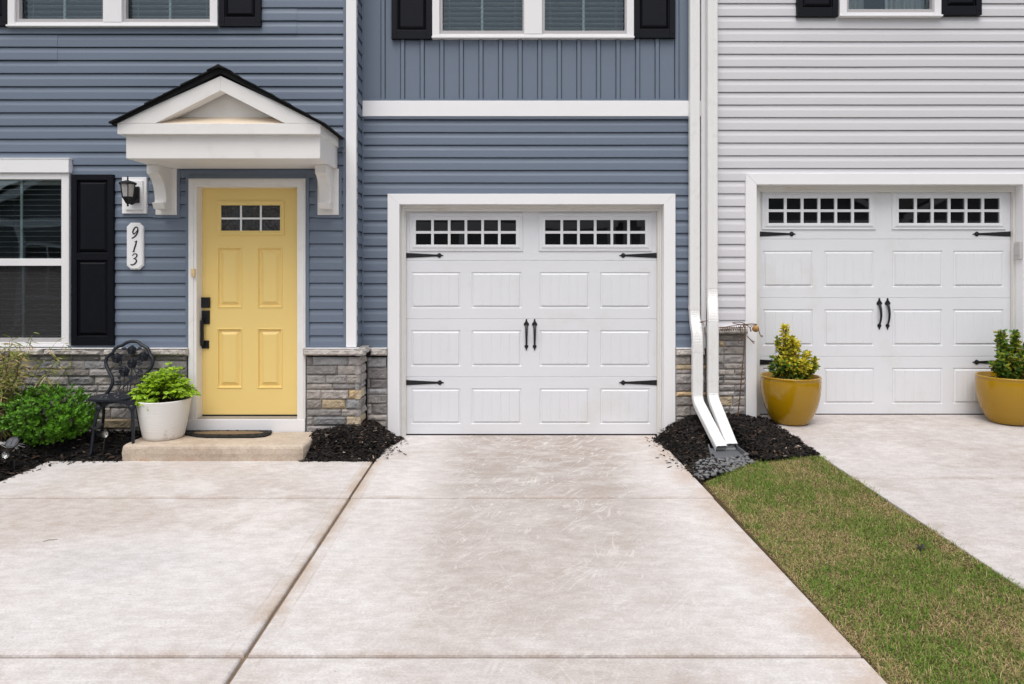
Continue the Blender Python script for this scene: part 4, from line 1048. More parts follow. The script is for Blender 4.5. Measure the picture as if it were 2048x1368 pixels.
bed('mulch_bed', 'dark bark mulch round the chair and clipped shrub', zA, inA, (-5.7,-3.25,-2.6,-.26), .035, 13000, 11, [(random.uniform(-3.85,-3.3), -.80-abs(random.gauss(0,.035)), .004) for _ in range(26)]+[(-3.86+abs(random.gauss(0,.04)), random.uniform(-1.6,-.8), .004) for _ in range(22)])
def zB(x, y):
    return -.006 + .145*sm(-.80,-.42, y)*sm(-1.02,-1.32, x) + .03*sm(-.8,-.5,y)*sm(-1.75,-1.5,x)*sm(-1.15,-1.4,x) + .008*mn.noise((x*7,y*7,4))
inB = lambda x, y: (-.80+.02*mn.noise((x*8,3,3)) < y < -.0) and x > -1.78 and x < -1.13 + .10*sm(-.45,.0,y) + .03*mn.noise((y*12,6,1)) - .02*sm(-.5,-.8,y)
bed('mulch_bed', 'small dark mulch mound between the step and the blue house garage', zB, inB, (-1.80,-.98,-.84,.0), .03, 6500, 12, [(-1.10+abs(random.gauss(0,.07)), random.uniform(-.75,.02), .004) for _ in range(46)])
def zC(x, y):
    f = max(0, min(1, (x-1.40)/.95)); top = zR(y)+.005
    m_ = .085*sm(1.38,1.68,x)*sm(2.36,2.05,x)*sm(-1.15,-.35,y)
    back = .10*sm(-.7,-.05,y)*sm(1.36,1.5,x)*(1-f)
    z = -.012 + f*top + m_ + back + .012*mn.noise((x*6,y*6,6))
    k = sm(1.63,1.70,x)*sm(2.01,1.95,x)*sm(-.42,-.56,y)
    return z*(1-k) + k*min(z, .018)
BND = lambda x: float(np.interp(x, [1.40,1.46,1.90,2.40], [-1.33,-1.30,-1.07,-1.18]))
def front_edge(x): return BND(x) + .012*mn.noise((x*7,4,4))
inC = lambda x, y: front_edge(x) < y < .0 and (1.385-.02*(y))+.03*mn.noise((y*9,8,8))-.05*sm(-.5,-.1,y) < x < 2.39+.02*(-y)+.02*mn.noise((y*9,5,8)) + .06*sm(-.45,-.2,y)*sm(-.05,-.15,y)
bed('mulch_bed', 'dark mulch mound under the white downspout outlets', zC, inC, (1.32,2.46,-1.34,.0), .03, 13500, 13, [(1.38-abs(random.gauss(0,.06)), random.uniform(-1.1,.02), .004) for _ in range(50)])

# ------------------------------------------------------------------ lawn strip
def zG(x, y):
    f = max(0, min(1, (x-1.47)/(NX(y)-1.47))); return (-.022)*(1-f) + (zR(y)-.012)*f + .008*mn.noise((x*3,y*3,3))
YG0, YG1 = -7.2, -1.02
s = MB(); nx_, ny_ = 16, 90; vs = []
for j in range(ny_+1):
    y = YG0+(YG1-YG0)*j/ny_
    for i in range(nx_+1):
        x = 1.40+(NX(y)-1.40)*i/nx_; vs.append((x, y, zG(x, y)-(.035 if i < 1 else 0)))
s.add(vs, [(j*(nx_+1)+i, j*(nx_+1)+i+1, (j+1)*(nx_+1)+i+1, (j+1)*(nx_+1)+i) for j in range(ny_) for i in range(nx_)])
structure(s.build('lawn', M['turfbase']))
def grass(n):
    rs = np.random.RandomState(5)
    y = YG1 - (YG1-(-4.6))*rs.rand(n); u_ = rs.rand(n)
    x = 1.466 + (NX(y)+.012+.012*np.sin(y*9)+.008*np.sin(y*31)-1.466)*u_
    keep = y < np.interp(x, [1.40,1.46,1.90,2.40], [-1.33,-1.30,-1.07,-1.18]) + .025*np.sin(x*23) + .02*rs.randn(n)
    x, y = x[keep], y[keep]; n = len(x)
    z = np.array([zG(a, b) for a, b in zip(x, y)]) - .004
    br = np.array([.62*mn.noise((a*2.6, b*2.1, 5.0)) + .42*mn.noise((a*8, b*7, 1.0)) + .25*mn.noise((a*26, b*22, 9.0)) for a, b in zip(x, y)])
    edge = np.minimum(x-1.478, NX(y)-x); br = br + .22*np.exp(-edge/.07)
    pdry = 1/(1+np.exp(-(br-.02)*11)); dry = rs.rand(n) < (.22+.64*pdry)
    L = rs.gamma(5, .0042, n)*np.where(dry, .95, 1.1)+.006; L = np.minimum(L, .052)
    a = rs.rand(n)*2*np.pi; lean = np.abs(rs.normal(0, .75, n)) + .38 + np.where(dry, .35, 0)
    w = rs.uniform(.0009, .0017, n)
    hx, hy = np.cos(a), np.sin(a); px_, py_ = -hy, hx
    l1 = L*.5; t1 = np.minimum(lean*.6, 1.45); t2 = np.minimum(lean*1.5, 1.62)
    mx_, my_, mz_ = x+hx*np.sin(t1)*l1, y+hy*np.sin(t1)*l1, z+np.cos(t1)*l1
    ex, ey, ez = mx_+hx*np.sin(t2)*l1, my_+hy*np.sin(t2)*l1, mz_+np.cos(t2)*l1
    V = np.empty((n,5,3)); 
    V[:,0] = np.stack([x-px_*w, y-py_*w, z],1); V[:,1] = np.stack([x+px_*w, y+py_*w, z],1)
    V[:,2] = np.stack([mx_+px_*w*.85, my_+py_*w*.85, mz_],1); V[:,3] = np.stack([mx_-px_*w*.85, my_-py_*w*.85, mz_],1)
    V[:,4] = np.stack([ex, ey, ez],1)
    g = rs.rand(n,1); green = np.array([[.085,.190,.018]])*(1-g)+np.array([[.215,.345,.045]])*g
    tan_ = np.array([[.33,.235,.10]])*(1-g)+np.array([[.62,.48,.26]])*g
    mid = rs.rand(n) < .18; C = np.where(dry[:,None], tan_, green); C = np.where(mid[:,None], .5*(tan_+green), C)
    me = bpy.data.meshes.new('grass'); me.vertices.add(n*5); me.vertices.foreach_set('co', V.reshape(-1))
    me.loops.add(n*7); me.polygons.add(n*2)
    base = (np.arange(n)*5)[:,None]; li = (base+np.array([[0,1,2,3,3,2,4]])).reshape(-1)
    me.loops.foreach_set('vertex_index', li)
    ls = (np.arange(n)*7)[:,None]+np.array([[0,4]]); me.polygons.foreach_set('loop_start', ls.reshape(-1)); 
    me.polygons.foreach_set('loop_total', np.tile([4,3], n)); me.update(calc_edges=True); me.validate()
    at = me.color_attributes.new('tint', 'FLOAT_COLOR', 'POINT')
    cc = np.ones((n,5,4), dtype=np.float32); cc[:,:,:3] = C[:,None,:]; at.data.foreach_set('color', cc.reshape(-1))
    me.materials.append(M['grassm']); o = bpy.data.objects.new('grass', me); COL.objects.link(o); return o
tag(grass(135000), 'patchy green and straw coloured grass strip between the two driveways', 'grass', kind='stuff')

# ------------------------------------------------------------------ splash block, pebbles
s = MB(); xa, xb = PX(1423,-.86), PX(1491,-.80); ya, yb2 = -.875, -.66; zz0 = .055
def zs_(y): return zz0 + .10*(y-ya)
s.add([(xa,ya,zs_(ya)),(xb-.02,ya,zs_(ya)),(xb-.05,yb2,zs_(yb2)),(xa+.04,yb2,zs_(yb2)), (xa,ya,zs_(ya)-.05),(xb-.02,ya,zs_(ya)-.05),(xb-.05,yb2,zs_(yb2)-.05),(xa+.04,yb2,zs_(yb2)-.05)], [(0,1,2,3),(4,7,6,5),(0,4,5,1),(1,5,6,2),(2,6,7,3),(3,7,4,0)])
def rail(p, q_):
    d = Vector((q_[0]-p[0], q_[1]-p[1], 0)).normalized(); n_ = Vector((-d.y, d.x, 0))*.009
    A = [Vector((*p, zs_(p[1])-.01)), Vector((*q_, zs_(q_[1])-.01))]; vs = []
    for c_ in A: vs += [c_-n_, c_+n_, c_+n_*.6+Vector((0,0,.045)), c_-n_*.6+Vector((0,0,.045))]
    s.add([tuple(v) for v in vs], [(0,1,2,3),(7,6,5,4),(0,4,5,1),(1,5,6,2),(2,6,7,3),(3,7,4,0)])
rail((xa-.008,ya-.004), (xa+.032,yb2)); rail((xb-.012,ya-.004), (xb-.042,yb2))
tag(s.build('splash_block', M['splash'], bevel=.003), 'grey plastic splash block below the two downspout outlets', 'splash block')
# pebbles
rng = random.Random(31); spots = []
def ok(x, y, r_): return all((x-a)**2+(y-b)**2 > (.86*(r_+c_))**2 for a, b, c_ in spots)
tries = 0
while len(spots) < 105 and tries < 20000:
    tries += 1; y = rng.uniform(-1.30, -.88); x = rng.uniform(1.44, 1.93)
    lo = 1.435 + max(0, (y+1.08))*.6; hi = 9
    if y < BND(x)-.01: continue
    r_ = rng.uniform(.012, .024)
    if lo < x < hi and ok(x, y, r_): spots.append((x, y, r_))
protos = []
for k in range(6):
    s = MB(); n, m = 18, 12; vs = []; g = rng.uniform(.09,.19); col = (g*.98, g, g*1.04)
    for j in range(m+1):
        th_ = math.pi*j/m
        for i in range(n):
            ph = 2*math.pi*i/n; v = Vector((math.sin(th_)*math.cos(ph), math.sin(th_)*math.sin(ph), math.cos(th_)))
            rr = 1+.16*mn.noise(v*1.3+Vector((k*5,0,0))); vs.append(tuple(v*rr))
    fs = [(j*n+i, (j+1)*n+i, (j+1)*n+(i+1) % n, j*n+(i+1) % n) for j in range(m) for i in range(n)]
    s.add(vs, fs, col); protos.append(s.build('pebble', M['pebble'], origin=(0,0,0), smooth=True))
for i, (x, y, r_) in enumerate(spots):
    if i < 6: o = protos[i]
    else: o = protos[i % 6].copy(); COL.objects.link(o)
    o.scale = (r_*1.25, r_*.9, r_*.68); o.rotation_euler = (rng.uniform(-.25,.25), rng.uniform(-.25,.25), rng.uniform(0, 3.1))
    o.location = (x, y, max(zC(x, y), zG(x, y)) + .004 + r_*.30)
    tag(o, 'smooth grey pebble in the patch below the splash block', 'pebble', 'river pebbles under the downspouts')

# ------------------------------------------------------------------ plants
def leaf(mb, p, d, nrm, L, w, cm, ce, fold=.25, droop=.15):
    d = d.normalized(); sd = d.cross(nrm)
    if sd.length < 1e-4: sd = d.cross(Vector((.3,.2,.9)))
    sd.normalize(); nn = sd.cross(d).normalized()
    b = p; t_ = p+d*L-nn*L*droop; c = p+d*L*.52-nn*w*fold
    l1 = p+d*L*.30+sd*w*.42; l2 = p+d*L*.66+sd*w*.46-nn*L*droop*.4; r1 = p+d*L*.30-sd*w*.42; r2 = p+d*L*.66-sd*w*.46-nn*L*droop*.4
    mb.add([tuple(q_) for q_ in (b, l1, l2, t_, r2, r1, c)], [(0,1,6),(1,2,6),(2,3,6),(3,4,6),(4,5,6),(5,0,6)], [cm, ce, ce, ce, ce, ce, cm])
def rv(rng): 
    while True:
        v = Vector((rng.uniform(-1,1), rng.uniform(-1,1), rng.uniform(-1,1)))
        if .05 < v.length < 1: return v.normalized()
mixc = lambda a, b, f: tuple(x*(1-f)+y*f for x, y in zip(a, b))
# clipped broad-leaved shrub
def boxwood():
    rng = random.Random(3); c = Vector((PX(93, -.66), -.62, .365)); rad = Vector((.395, .27, .245))
    root = thing('shrub', (c.x, c.y, .10), 'rounded bright green clipped shrub in the mulch beside the chair', 'shrub')
    mb = MB(); st = MB()
    for k in range(860):
        v = rv(rng)
        lump = 1 + .20*mn.noise(v*2.3) + .12*mn.noise(v*5.1+Vector((3,1,2)))
        f = rng.uniform(.62, 1.0)**.5*lump if rng.random() < .78 else rng.uniform(.4,.8)
        p = c + Vector((v.x*rad.x, v.y*rad.y, v.z*rad.z))*f
        if p.z < .12: p.z = .12+rng.uniform(0,.05)
        ax_ = (Vector((v.x, v.y, v.z*.6+.55)) + rv(rng)*.35).normalized()
        outer = max(0, min(1, (f-.7)/.35)); br = rng.uniform(.62,1.2)*(1.0)
        n = rng.randint(7, 11)
        for j in range(n):
            a = j*2.4+rng.random(); ti = (j % 4)/4; u_ = ax_.cross(Vector((.3,.1,.9))).normalized(); w_ = ax_.cross(u_)
            rad_ = (u_*math.cos(a)+w_*math.sin(a)); d = (ax_*(.9-ti*.75)+rad_*(.5+ti*.5)).normalized()
            q_ = p - ax_*ti*.035
            g = mixc((.036,.120,.010), (.150,.37,.020), rng.random()*.6+.4*(1-ti)); g = tuple(x*br for x in g)
            leaf(mb, q_, d, ax_, rng.uniform(.022,.036), rng.uniform(.013,.019), g, tuple(x*1.12 for x in g), .2, .12)
    for k in range(16):
        v = rv(rng); st.tube([(c.x+v.x*.03, c.y+v.y*.03, .08), (c.x+v.x*.12, c.y+v.y*.09, .26), (c.x+v.x*.26, c.y+v.y*.18, .36+v.z*.14)], [.008,.006,.003], 6)
    for k in range(0): pass
    mb.build('foliage', M['leaf'], root); st.build('stem', M['bark'], root)
boxwood()
# bamboo-like plant at the left edge
def bamboo():
    rng = random.Random(8); root = thing('bamboo_plant', (-4.47, -.55, .1), 'wispy yellowing bamboo like plant at the left edge in front of the stone', 'plant')
    mb = MB(); st = MB()
    for k in range(52):
        bx = -4.44+rng.gauss(0,.12); by = -.56+rng.gauss(0,.06); hh = rng.uniform(.45,.98); lx_ = rng.gauss(.05,.18); ly = rng.gauss(-.06,.06)
        if k == 0: bx, by, hh, lx_, ly = -4.35, -.52, .98, .16, -.02
        pts = [(bx+lx_*t_**1.6, max(-.95, by+ly*t_**1.6), .08+hh*t_) for t_ in (0,.25,.5,.75,1)]
        st.tube(pts, [.0035,.003,.0028,.002,.001], 5, col=None)
        if k == 0: cnt = 16
        else: cnt = rng.randint(26, 40)
        for j in range(cnt):
            t_ = rng.uniform(.45,1) if k == 0 else rng.uniform(.18, 1)
            p = Vector((bx+lx_*t_**1.6, max(-.95, by+ly*t_**1.6), .08+hh*t_)); d = Vector((rng.gauss(0,.8), rng.gauss(-.1,.5), rng.uniform(-.5,.8))).normalized()
            v = rng.random(); col = mixc((.16,.20,.03), (.34,.35,.08), rng.random()) if v < .76 else mixc((.42,.30,.12), (.58,.46,.22), rng.random())
            if v > .5 and p.z < .45: col = mixc((.16,.11,.05), (.28,.2,.1), rng.random())
            leaf(mb, p, d, Vector((rng.gauss(0,.4),-.6,1)), rng.uniform(.05,.115)*(.6 if k == 0 else 1), rng.uniform(.009,.014), col, col, .1, .35)
    mb.build('foliage', M['leaf'], root); st.build('stem', M['bark'], root)
    s = MB()
    for k in range(12):
        a = rng.uniform(-.6,.6); b = Vector((-4.42+rng.uniform(-.1,.1), -.82, .12)); s.tube([tuple(b), tuple(b+Vector((.15*math.cos(a),-.05,.06))), tuple(b+Vector((.34*math.cos(a), -.08+.2*math.sin(a), .03)))], [.003,.0025,.001], 4)
    s.build('blade', M['grassm'], root)
bamboo()

# pots
def pot_profile(pr, H_, R_): return [(r_*R_, z_*H_) for r_, z_ in pr]
OCH = [(.0,.0),(.54,.0),(.585,.010),(.63,.045),(.715,.13),(.80,.23),(.875,.35),(.935,.48),(.970,.60),(.990,.72),(.998,.83),(.998,.90),(.985,.955),(1.0,.968),(1.005,.985),(.99,1.0),(.955,1.0),(.935,.98),(.93,.90),(.88,.85)]
def euonymus(root, c, z0, sprigs, rng, yel):
    mb = MB(); st = MB()
    for (dx, dy, h_, sp, yl_) in sprigs:
        base = Vector((c[0]+dx*.5, c[1]+dy*.5, z0)); top = Vector((c[0]+dx, c[1]+dy, z0+h_))
        midp = (base+top)/2+Vector((rng.uniform(-.02,.02), rng.uniform(-.02,.02), 0)); st.tube([tuple(base), tuple(midp), tuple(top)], [.006,.0045,.0025], 6)
        nb = int(h_/.011)
        for k in range(nb):
            t_ = (k+rng.random())/nb; p0 = base.lerp(midp, t_*2) if t_ < .5 else midp.lerp(top, t_*2-1)
            if t_ < .12: continue
            spread = sp*.64*(1-.62*t_)*rng.uniform(.35, 1.0)*(.55+.45*min(1,t_*4)); a = k*2.4+rng.uniform(-.5,.5)
            tip = p0+Vector((math.cos(a)*spread, math.sin(a)*spread*.8, .012+spread*.35))
            if rng.random() < .35: st.tube([tuple(p0-Vector((0,0,.02))), tuple(tip)], [.002,.0015], 4)
            ax_ = Vector((math.cos(a)*.7, math.sin(a)*.7, .8)).normalized()
            yf_ = max(0, min(1, yel*yl_*(.30+1.0*t_)*rng.uniform(.4,1.35)))
            for j in range(rng.randint(6, 9)):
                b = j*2.4+rng.random(); ti = (j % 4)/4; u_ = ax_.cross(Vector((.3,.1,.9))).normalized(); w_ = ax_.cross(u_)
                d = (ax_*(.85-ti*.6)+(u_*math.cos(b)+w_*math.sin(b))*(.55+ti*.5)).normalized()
                gr = mixc((.030,.085,.010), (.105,.22,.020), rng.random()); ye = mixc((.66,.54,.02), (.84,.70,.08), rng.random())
                if yf_ > .62 and rng.random() < .85: cm, ce = mixc(gr, ye, .45*rng.random()+.35), ye
                elif rng.random() < .25+yf_*.75: cm, ce = gr, mixc(gr, ye, rng.uniform(.35,.75))
                else: cm, ce = gr, tuple(x*1.25 for x in gr)
                leaf(mb, tip-ax_*ti*.022, d, ax_, rng.uniform(.030,.048), rng.uniform(.018,.026), cm, ce, .25, .2)
    mb.build('foliage', M['leaf'], root); st.build('stem', M['bark'], root)
def ochre_pot(c, label, sprigs, seed, yel):
    z0 = zR(c[1]); root = thing('potted_shrub', (c[0], c[1], z0), label, 'potted plant')
    Hh = .432
    s = MB(); s.lathe(pot_profile(OCH, Hh, .263), (c[0], c[1], z0+.002), 72, cap0=False); s.build('pot', M['ochre'], root, smooth=True)
    s = MB(); n = 24; s.lathe([(.242, 0), (.16,.006), (.07,.012), (.002,.014)], (c[0], c[1], z0+Hh*.9), n, cap0=False); s.build('soil', M['soil'], root)
    euonymus(root, (c[0], c[1]-.01), z0+Hh*.89, sprigs, random.Random(seed), yel)
yp_ = -.215
ochre_pot((PX(1581, yp_), yp_), 'ochre glazed pot with a tall yellow variegated shrub, next to the mulch',
    [(-.065,-.02,.50,.10,1.15),(-.115,.02,.37,.10,.45),(-.03,-.06,.40,.11,1.15),(.025,-.03,.37,.11,1.1),(.06,.03,.33,.09,.9),(.135,-.03,.25,.09,1.0),(.155,.02,.24,.07,.6),(.215,-.03,.20,.06,.6),(-.16,-.02,.20,.10,.35),(-.10,-.09,.19,.10,.5),(.0,-.10,.20,.11,.8),(.08,-.10,.18,.10,.9),(.15,-.08,.15,.09,.8),(-.18,.03,.13,.07,.2),(-.06,.0,.30,.12,.8),(.215,-.05,.13,.06,.5)], 4, 1.1)
ochre_pot((PX(2018, yp_), yp_), 'ochre glazed pot with a greener variegated shrub at the right edge',
    [(-.10,-.02,.44,.09,.55),(-.06,.02,.42,.09,.5),(.03,-.03,.42,.08,.5),(.06,.02,.44,.06,.4),(-.13,-.05,.24,.10,.5),(-.06,-.09,.24,.11,.6),(.02,-.09,.22,.11,.6),(.11,-.05,.30,.09,.45),(.16,.0,.32,.09,.45),(.10,-.09,.2,.1,.5),(-.17,.0,.16,.08,.4),(.2,-.03,.22,.08,.4),(.0,.04,.30,.12,.5)], 14, .62)
# white pot with light green herb
wx, wy, wz = PX(328, -.50), -.50, .133
root = thing('potted_herb', (wx, wy, wz), 'white ribbed pot with a lime green leafy plant on the concrete step', 'potted plant')
WP = [(.0,.0),(.70,.0),(.73,.015),(.77,.09),(.835,.30),(.905,.58),(.965,.84),(.995,.97),(1.0,.99),(.985,1.0),(.955,1.0),(.94,.98),(.92,.86)]
s = MB(); s.lathe(pot_profile(WP, .340, .2215), (wx, wy, wz), 64, cap0=False); s.build('pot', M['potwhite'], root, smooth=True)
s = MB(); s.lathe([(.206,0),(.1,.008),(.002,.012)], (wx, wy, wz+.285), 32, cap0=False); s.build('soil', M['soil'], root)
rng = random.Random(17); mb = MB(); st = MB()
for k in range(120):
    a = rng.uniform(0, 2*math.pi); rr = rng.random()**.5
    base = Vector((wx+.10*rr*math.cos(a), wy+.09*rr*math.sin(a), wz+.30))
    ex = (.325 if math.cos(a) < 0 else .285)*rr*math.cos(a); ey = .21*rr*math.sin(a)
    hh = .245*(1-.62*rr**2)*rng.uniform(.60,1.08) + (.075*rng.random() if -.04 < ex < .12 else 0)
    tip = Vector((wx+ex, wy+ey, wz+.315+hh-(.14 if math.cos(a) < 0 else .05)*max(0, rr-.72)*2.4))
    midp = base.lerp(tip, .5)+Vector((0,0,.055)); st.tube([tuple(base), tuple(midp), tuple(tip)], [.0025,.002,.001], 4)
    dirr = (tip-midp).normalized(); br = rng.uniform(.72,1.15)
    for j in range(15):
        t_ = 1 - (j/15)*.80; p = base.lerp(midp, t_*2) if t_ < .5 else midp.lerp(tip, t_*2-1)
        an = j*2.4+rng.random(); side = Vector((math.cos(an), math.sin(an), rng.uniform(-.25,.45)))
        d = (side*.95+dirr*.45).normalized(); L = rng.uniform(.030,.056)
        g = mixc((.14,.32,.008), (.42,.64,.022), rng.random()*.55+.45*t_); g = tuple(x*br for x in g)
        nl = Vector((rng.gauss(0,.35), -.35+rng.gauss(0,.35), 1))
        leaf(mb, p, d, nl, L, L*.46, tuple(x*.82 for x in g), g, .2, .3)
        if j < 11:
            for q_ in (-.75,.75):
                d2 = (d+d.cross(nl).normalized()*q_).normalized(); leaf(mb, p+d*L*.30, d2, nl, L*.62, L*.30, g, g, .2, .3)
mb.build('foliage', M['leaf'], root); st.build('stem', M['bark'], root)

# ------------------------------------------------------------------ cast metal chair
YB = -.46
cz = lambda a, b, Y=YB: (PX(180+a/6.22, Y), Y, PZ(670+b/6.22, Y))
ch = thing('garden_chair', (PX(236,YB), -.55, .13), 'black cast metal garden chair with a rose pattern back', 'chair')
OUT = [(205,735),(228,700),(252,650),(262,595),(250,540),(212,480),(165,410),(140,350),(145,295),(178,258),(212,235),(228,195),(270,160),(320,145),(362,115),(410,98),(460,95),(512,103),(555,135),(600,158),(648,185),(668,225),(690,260),(722,300),(733,350),(722,405),(690,460),(655,510),(628,560),(620,610),(632,660),(655,700),(680,735)]
def tilt(p): return (p[0], p[1] + .10*(p[2]-.52)/.35*.9 - .0, p[2])
o3 = [tilt(cz(*q_)) for q_ in cat([tuple(map(float, q_)) for q_ in OUT], 3)]
s = MB(); s.tube(o3, .0150, 10); s.tube([(p[0], p[1]-.010, p[2]) for p in o3], .006, 6); s.build('back_frame', M['chair'], ch, smooth=True)
s = MB()
def rose(x, z, r_):
    c = tilt(cz(x, z)); r_ = r_/6.22*(YB-CAMY)/F
    n = 40; vs = [(c[0], c[1]-.012, c[2])]; fs = []; m = 9
    for j in range(1, m+1):
        for i in range(n):
            a = 2*math.pi*i/n; q_ = j/m; rad = r_*q_*(1+.09*math.sin(a*5+j*.7)*q_)
            spi = math.sin((q_*3.2 - i/n*1.0)*2*math.pi)
            vs.append((c[0]+rad*math.cos(a), c[1]-.016+.012*q_*q_-.0045*spi, c[2]+rad*math.sin(a)))
    for i in range(n): fs.append((0, 1+i, 1+(i+1) % n))
    for j in range(m-1):
        for i in range(n): fs.append((1+j*n+i, 1+(j+1)*n+i, 1+(j+1)*n+(i+1) % n, 1+j*n+(i+1) % n))
    b = len(vs)
    for i in range(n): v = vs[1+(m-1)*n+i]; vs.append((v[0], v[1]+.014, v[2]))
    for i in range(n): fs.append((1+(m-1)*n+i, b+i, b+(i+1) % n, 1+(m-1)*n+(i+1) % n))
    fs.append(tuple(b+i for i in range(n))); s.add(vs, fs)
for q_ in ((447,205,58),(270,302,64),(603,282,60),(472,368,58),(388,468,64)): rose(*q_)
def vine(pts, r_=6.5):
    c = cat([tuple(map(float, q_)) for q_ in pts], 5); s.tube([tilt(cz(*q_)) for q_ in c], r_/6.22*(YB-CAMY)/F*1.0, 7)
def cleaf(x, z, dx, dz, L, w):
    n_ = math.hypot(dx, dz); dx, dz = dx/n_, dz/n_; P = []
    for f, ww in ((0,0),(.2,.6),(.45,1),(.75,.65),(1,0)): P.append((x+dx*L*f-dz*w*ww, z+dz*L*f+dx*w*ww))
    for f, ww in ((.75,.65),(.45,1),(.2,.6)): P.append((x+dx*L*f+dz*w*ww, z+dz*L*f-dx*w*ww))
    k_ = [tilt(cz(*p)) for p in P]; vs = [(p[0], p[1]-.007, p[2]) for p in k_]+[(p[0], p[1]+.005, p[2]) for p in k_]; n = len(P)
    s.add(vs, [tuple(range(n)), tuple(range(2*n-1,n-1,-1))]+[(i, (i+1) % n, n+(i+1) % n, n+i) for i in range(n)])
for v in ([(350,700),(365,640),(362,570),(330,600),(280,575)], [(410,695),(408,620),(400,545),(388,500)], [(455,695),(460,600),(480,540),(475,430)], [(490,695),(492,600),(495,560),(530,610)], [(370,690),(440,620),(520,540),(560,480),(600,420)],
          [(330,470),(270,470),(240,490)], [(310,350),(330,400),(360,430)], [(447,260),(460,310)], [(540,360),(600,340),(640,290)], [(500,420),(540,470),(640,510)], [(335,180),(390,200)], [(505,190),(550,165)], [(300,590),(262,590)], [(540,690),(545,640),(580,600),(620,600)], [(230,250),(215,270)], [(655,250),(690,265)]): vine(v)
for l in ((395,195,-80,-15,85,20),(500,205,70,-30,75,18),(330,300,60,-30,70,20),(330,330,-10,60,70,20),(545,300,-50,20,60,18),(530,380,70,-10,80,20),(330,420,-60,20,70,18),(440,520,60,20,80,20),(300,580,60,20,70,18),(480,580,-60,30,60,16),(520,560,60,-60,80,18),(350,560,-30,-50,60,16),(560,440,70,40,80,18)): cleaf(*l)
s.build('backrest', M['chair'], ch, smooth=False)
zseat = PZ(791, -.55)
s = MB(); vs = []; n = 44; cxs = PX(233, -.56); cys = -.575
rings_ = [(.30,.004),(.55,.003),(.80,.002),(.95,.004),(1.0,.0),(1.0,-.016),(.93,-.022)]
for rr, dz in rings_:
    for i in range(n):
        a = 2*math.pi*i/n; ex = abs(math.cos(a))**.75*(1 if math.cos(a) > 0 else -1); ey = abs(math.sin(a))**.75*(1 if math.sin(a) > 0 else -1)
        vs.append((cxs+.188*rr*ex*(1-.06*ey), cys+.175*rr*ey, zseat+dz))
fs = [(j*n+i, j*n+(i+1) % n, (j+1)*n+(i+1) % n, (j+1)*n+i) for j in range(len(rings_)-1) for i in range(n)]
fs.append(tuple(range(n-1,-1,-1))); s.add(vs, [f[::-1] for f in fs])
for k in range(7):
    a = k*.9; s.lathe([(.03,0),(.026,.004),(.014,.003),(.010,.007),(.001,.006)], (cxs+.10*math.cos(a)*(k > 0), cys+.095*math.sin(a)*(k > 0), zseat+.003), 12)
s.build('seat', M['chair'], ch)
def leg(pts, r0, r1):
    s = MB(); c = cat(pts, 5); m = len(c); s.tube(c, [r0+(r1-r0)*(i/(m-1))**.7 for i in range(m)], 10)
    s.lathe([(r0*1.25,-.02),(r0*1.5,0),(r0*1.2,.02)], (c[m//3][0], c[m//3][1], c[m//3][2]), 10, cap1=True)
    s.lathe([(r1*1.3,0),(r1*1.4,.006),(r1*1.1,.014)], (c[-1][0], c[-1][1], c[-1][2]), 10, cap1=True); s.build('leg', M['chair'], ch, smooth=True)
yfl = -.70; zg = zA(-3.5, -.5)-.004
leg([(PX(198,-.66), -.69, zseat-.015), (PX(200,-.70), -.71, zseat-.07), (PX(193,yfl), -.715, zseat-.18), (PX(184,yfl), -.725, zA(PX(184,yfl),-.725)-.01)], .019, .012)
leg([(PX(266,-.66), -.69, zseat-.015), (PX(265,-.70), -.71, zseat-.07), (PX(268,yfl), -.715, zseat-.18), (PX(269.5,yfl), -.725, zA(PX(269.5,yfl),-.725)-.01)], .019, .012)
leg([(PX(205,-.44), -.445, zseat-.01), (PX(207,-.43), -.43, zseat-.10), (PX(207,-.41), -.41, zseat-.22), (PX(203,-.38), -.385, zg)], .015, .011)
leg([(PX(270,-.44), -.445, zseat-.01), (PX(273,-.43), -.43, zseat-.10), (PX(277,-.41), -.41, zseat-.22), (PX(284,-.38), -.385, zg)], .015, .011)
s = MB(); n = 10      # scalloped apron
for (a, b, yA) in ((199, 266, -.735),):
    vs = []
    for i in range(n+1):
        f = i/n; x = PX(a+(b-a)*f, yA); dp = .022+.045*abs(2*f-1)**2.2; vs += [(x, yA+.02*(2*f-1)**2, zseat-.012), (x, yA+.02*(2*f-1)**2, zseat-.012-dp), (x, yA+.012+.02*(2*f-1)**2, zseat-.012), (x, yA+.012+.02*(2*f-1)**2, zseat-.012-dp)]
    s.add(vs, [(4*i, 4*i+1, 4*i+5, 4*i+4) for i in range(n)]+[(4*i+2, 4*i+6, 4*i+7, 4*i+3) for i in range(n)]+[(4*i+1, 4*i+3, 4*i+7, 4*i+5) for i in range(n)])
s.build('apron', M['chair'], ch)

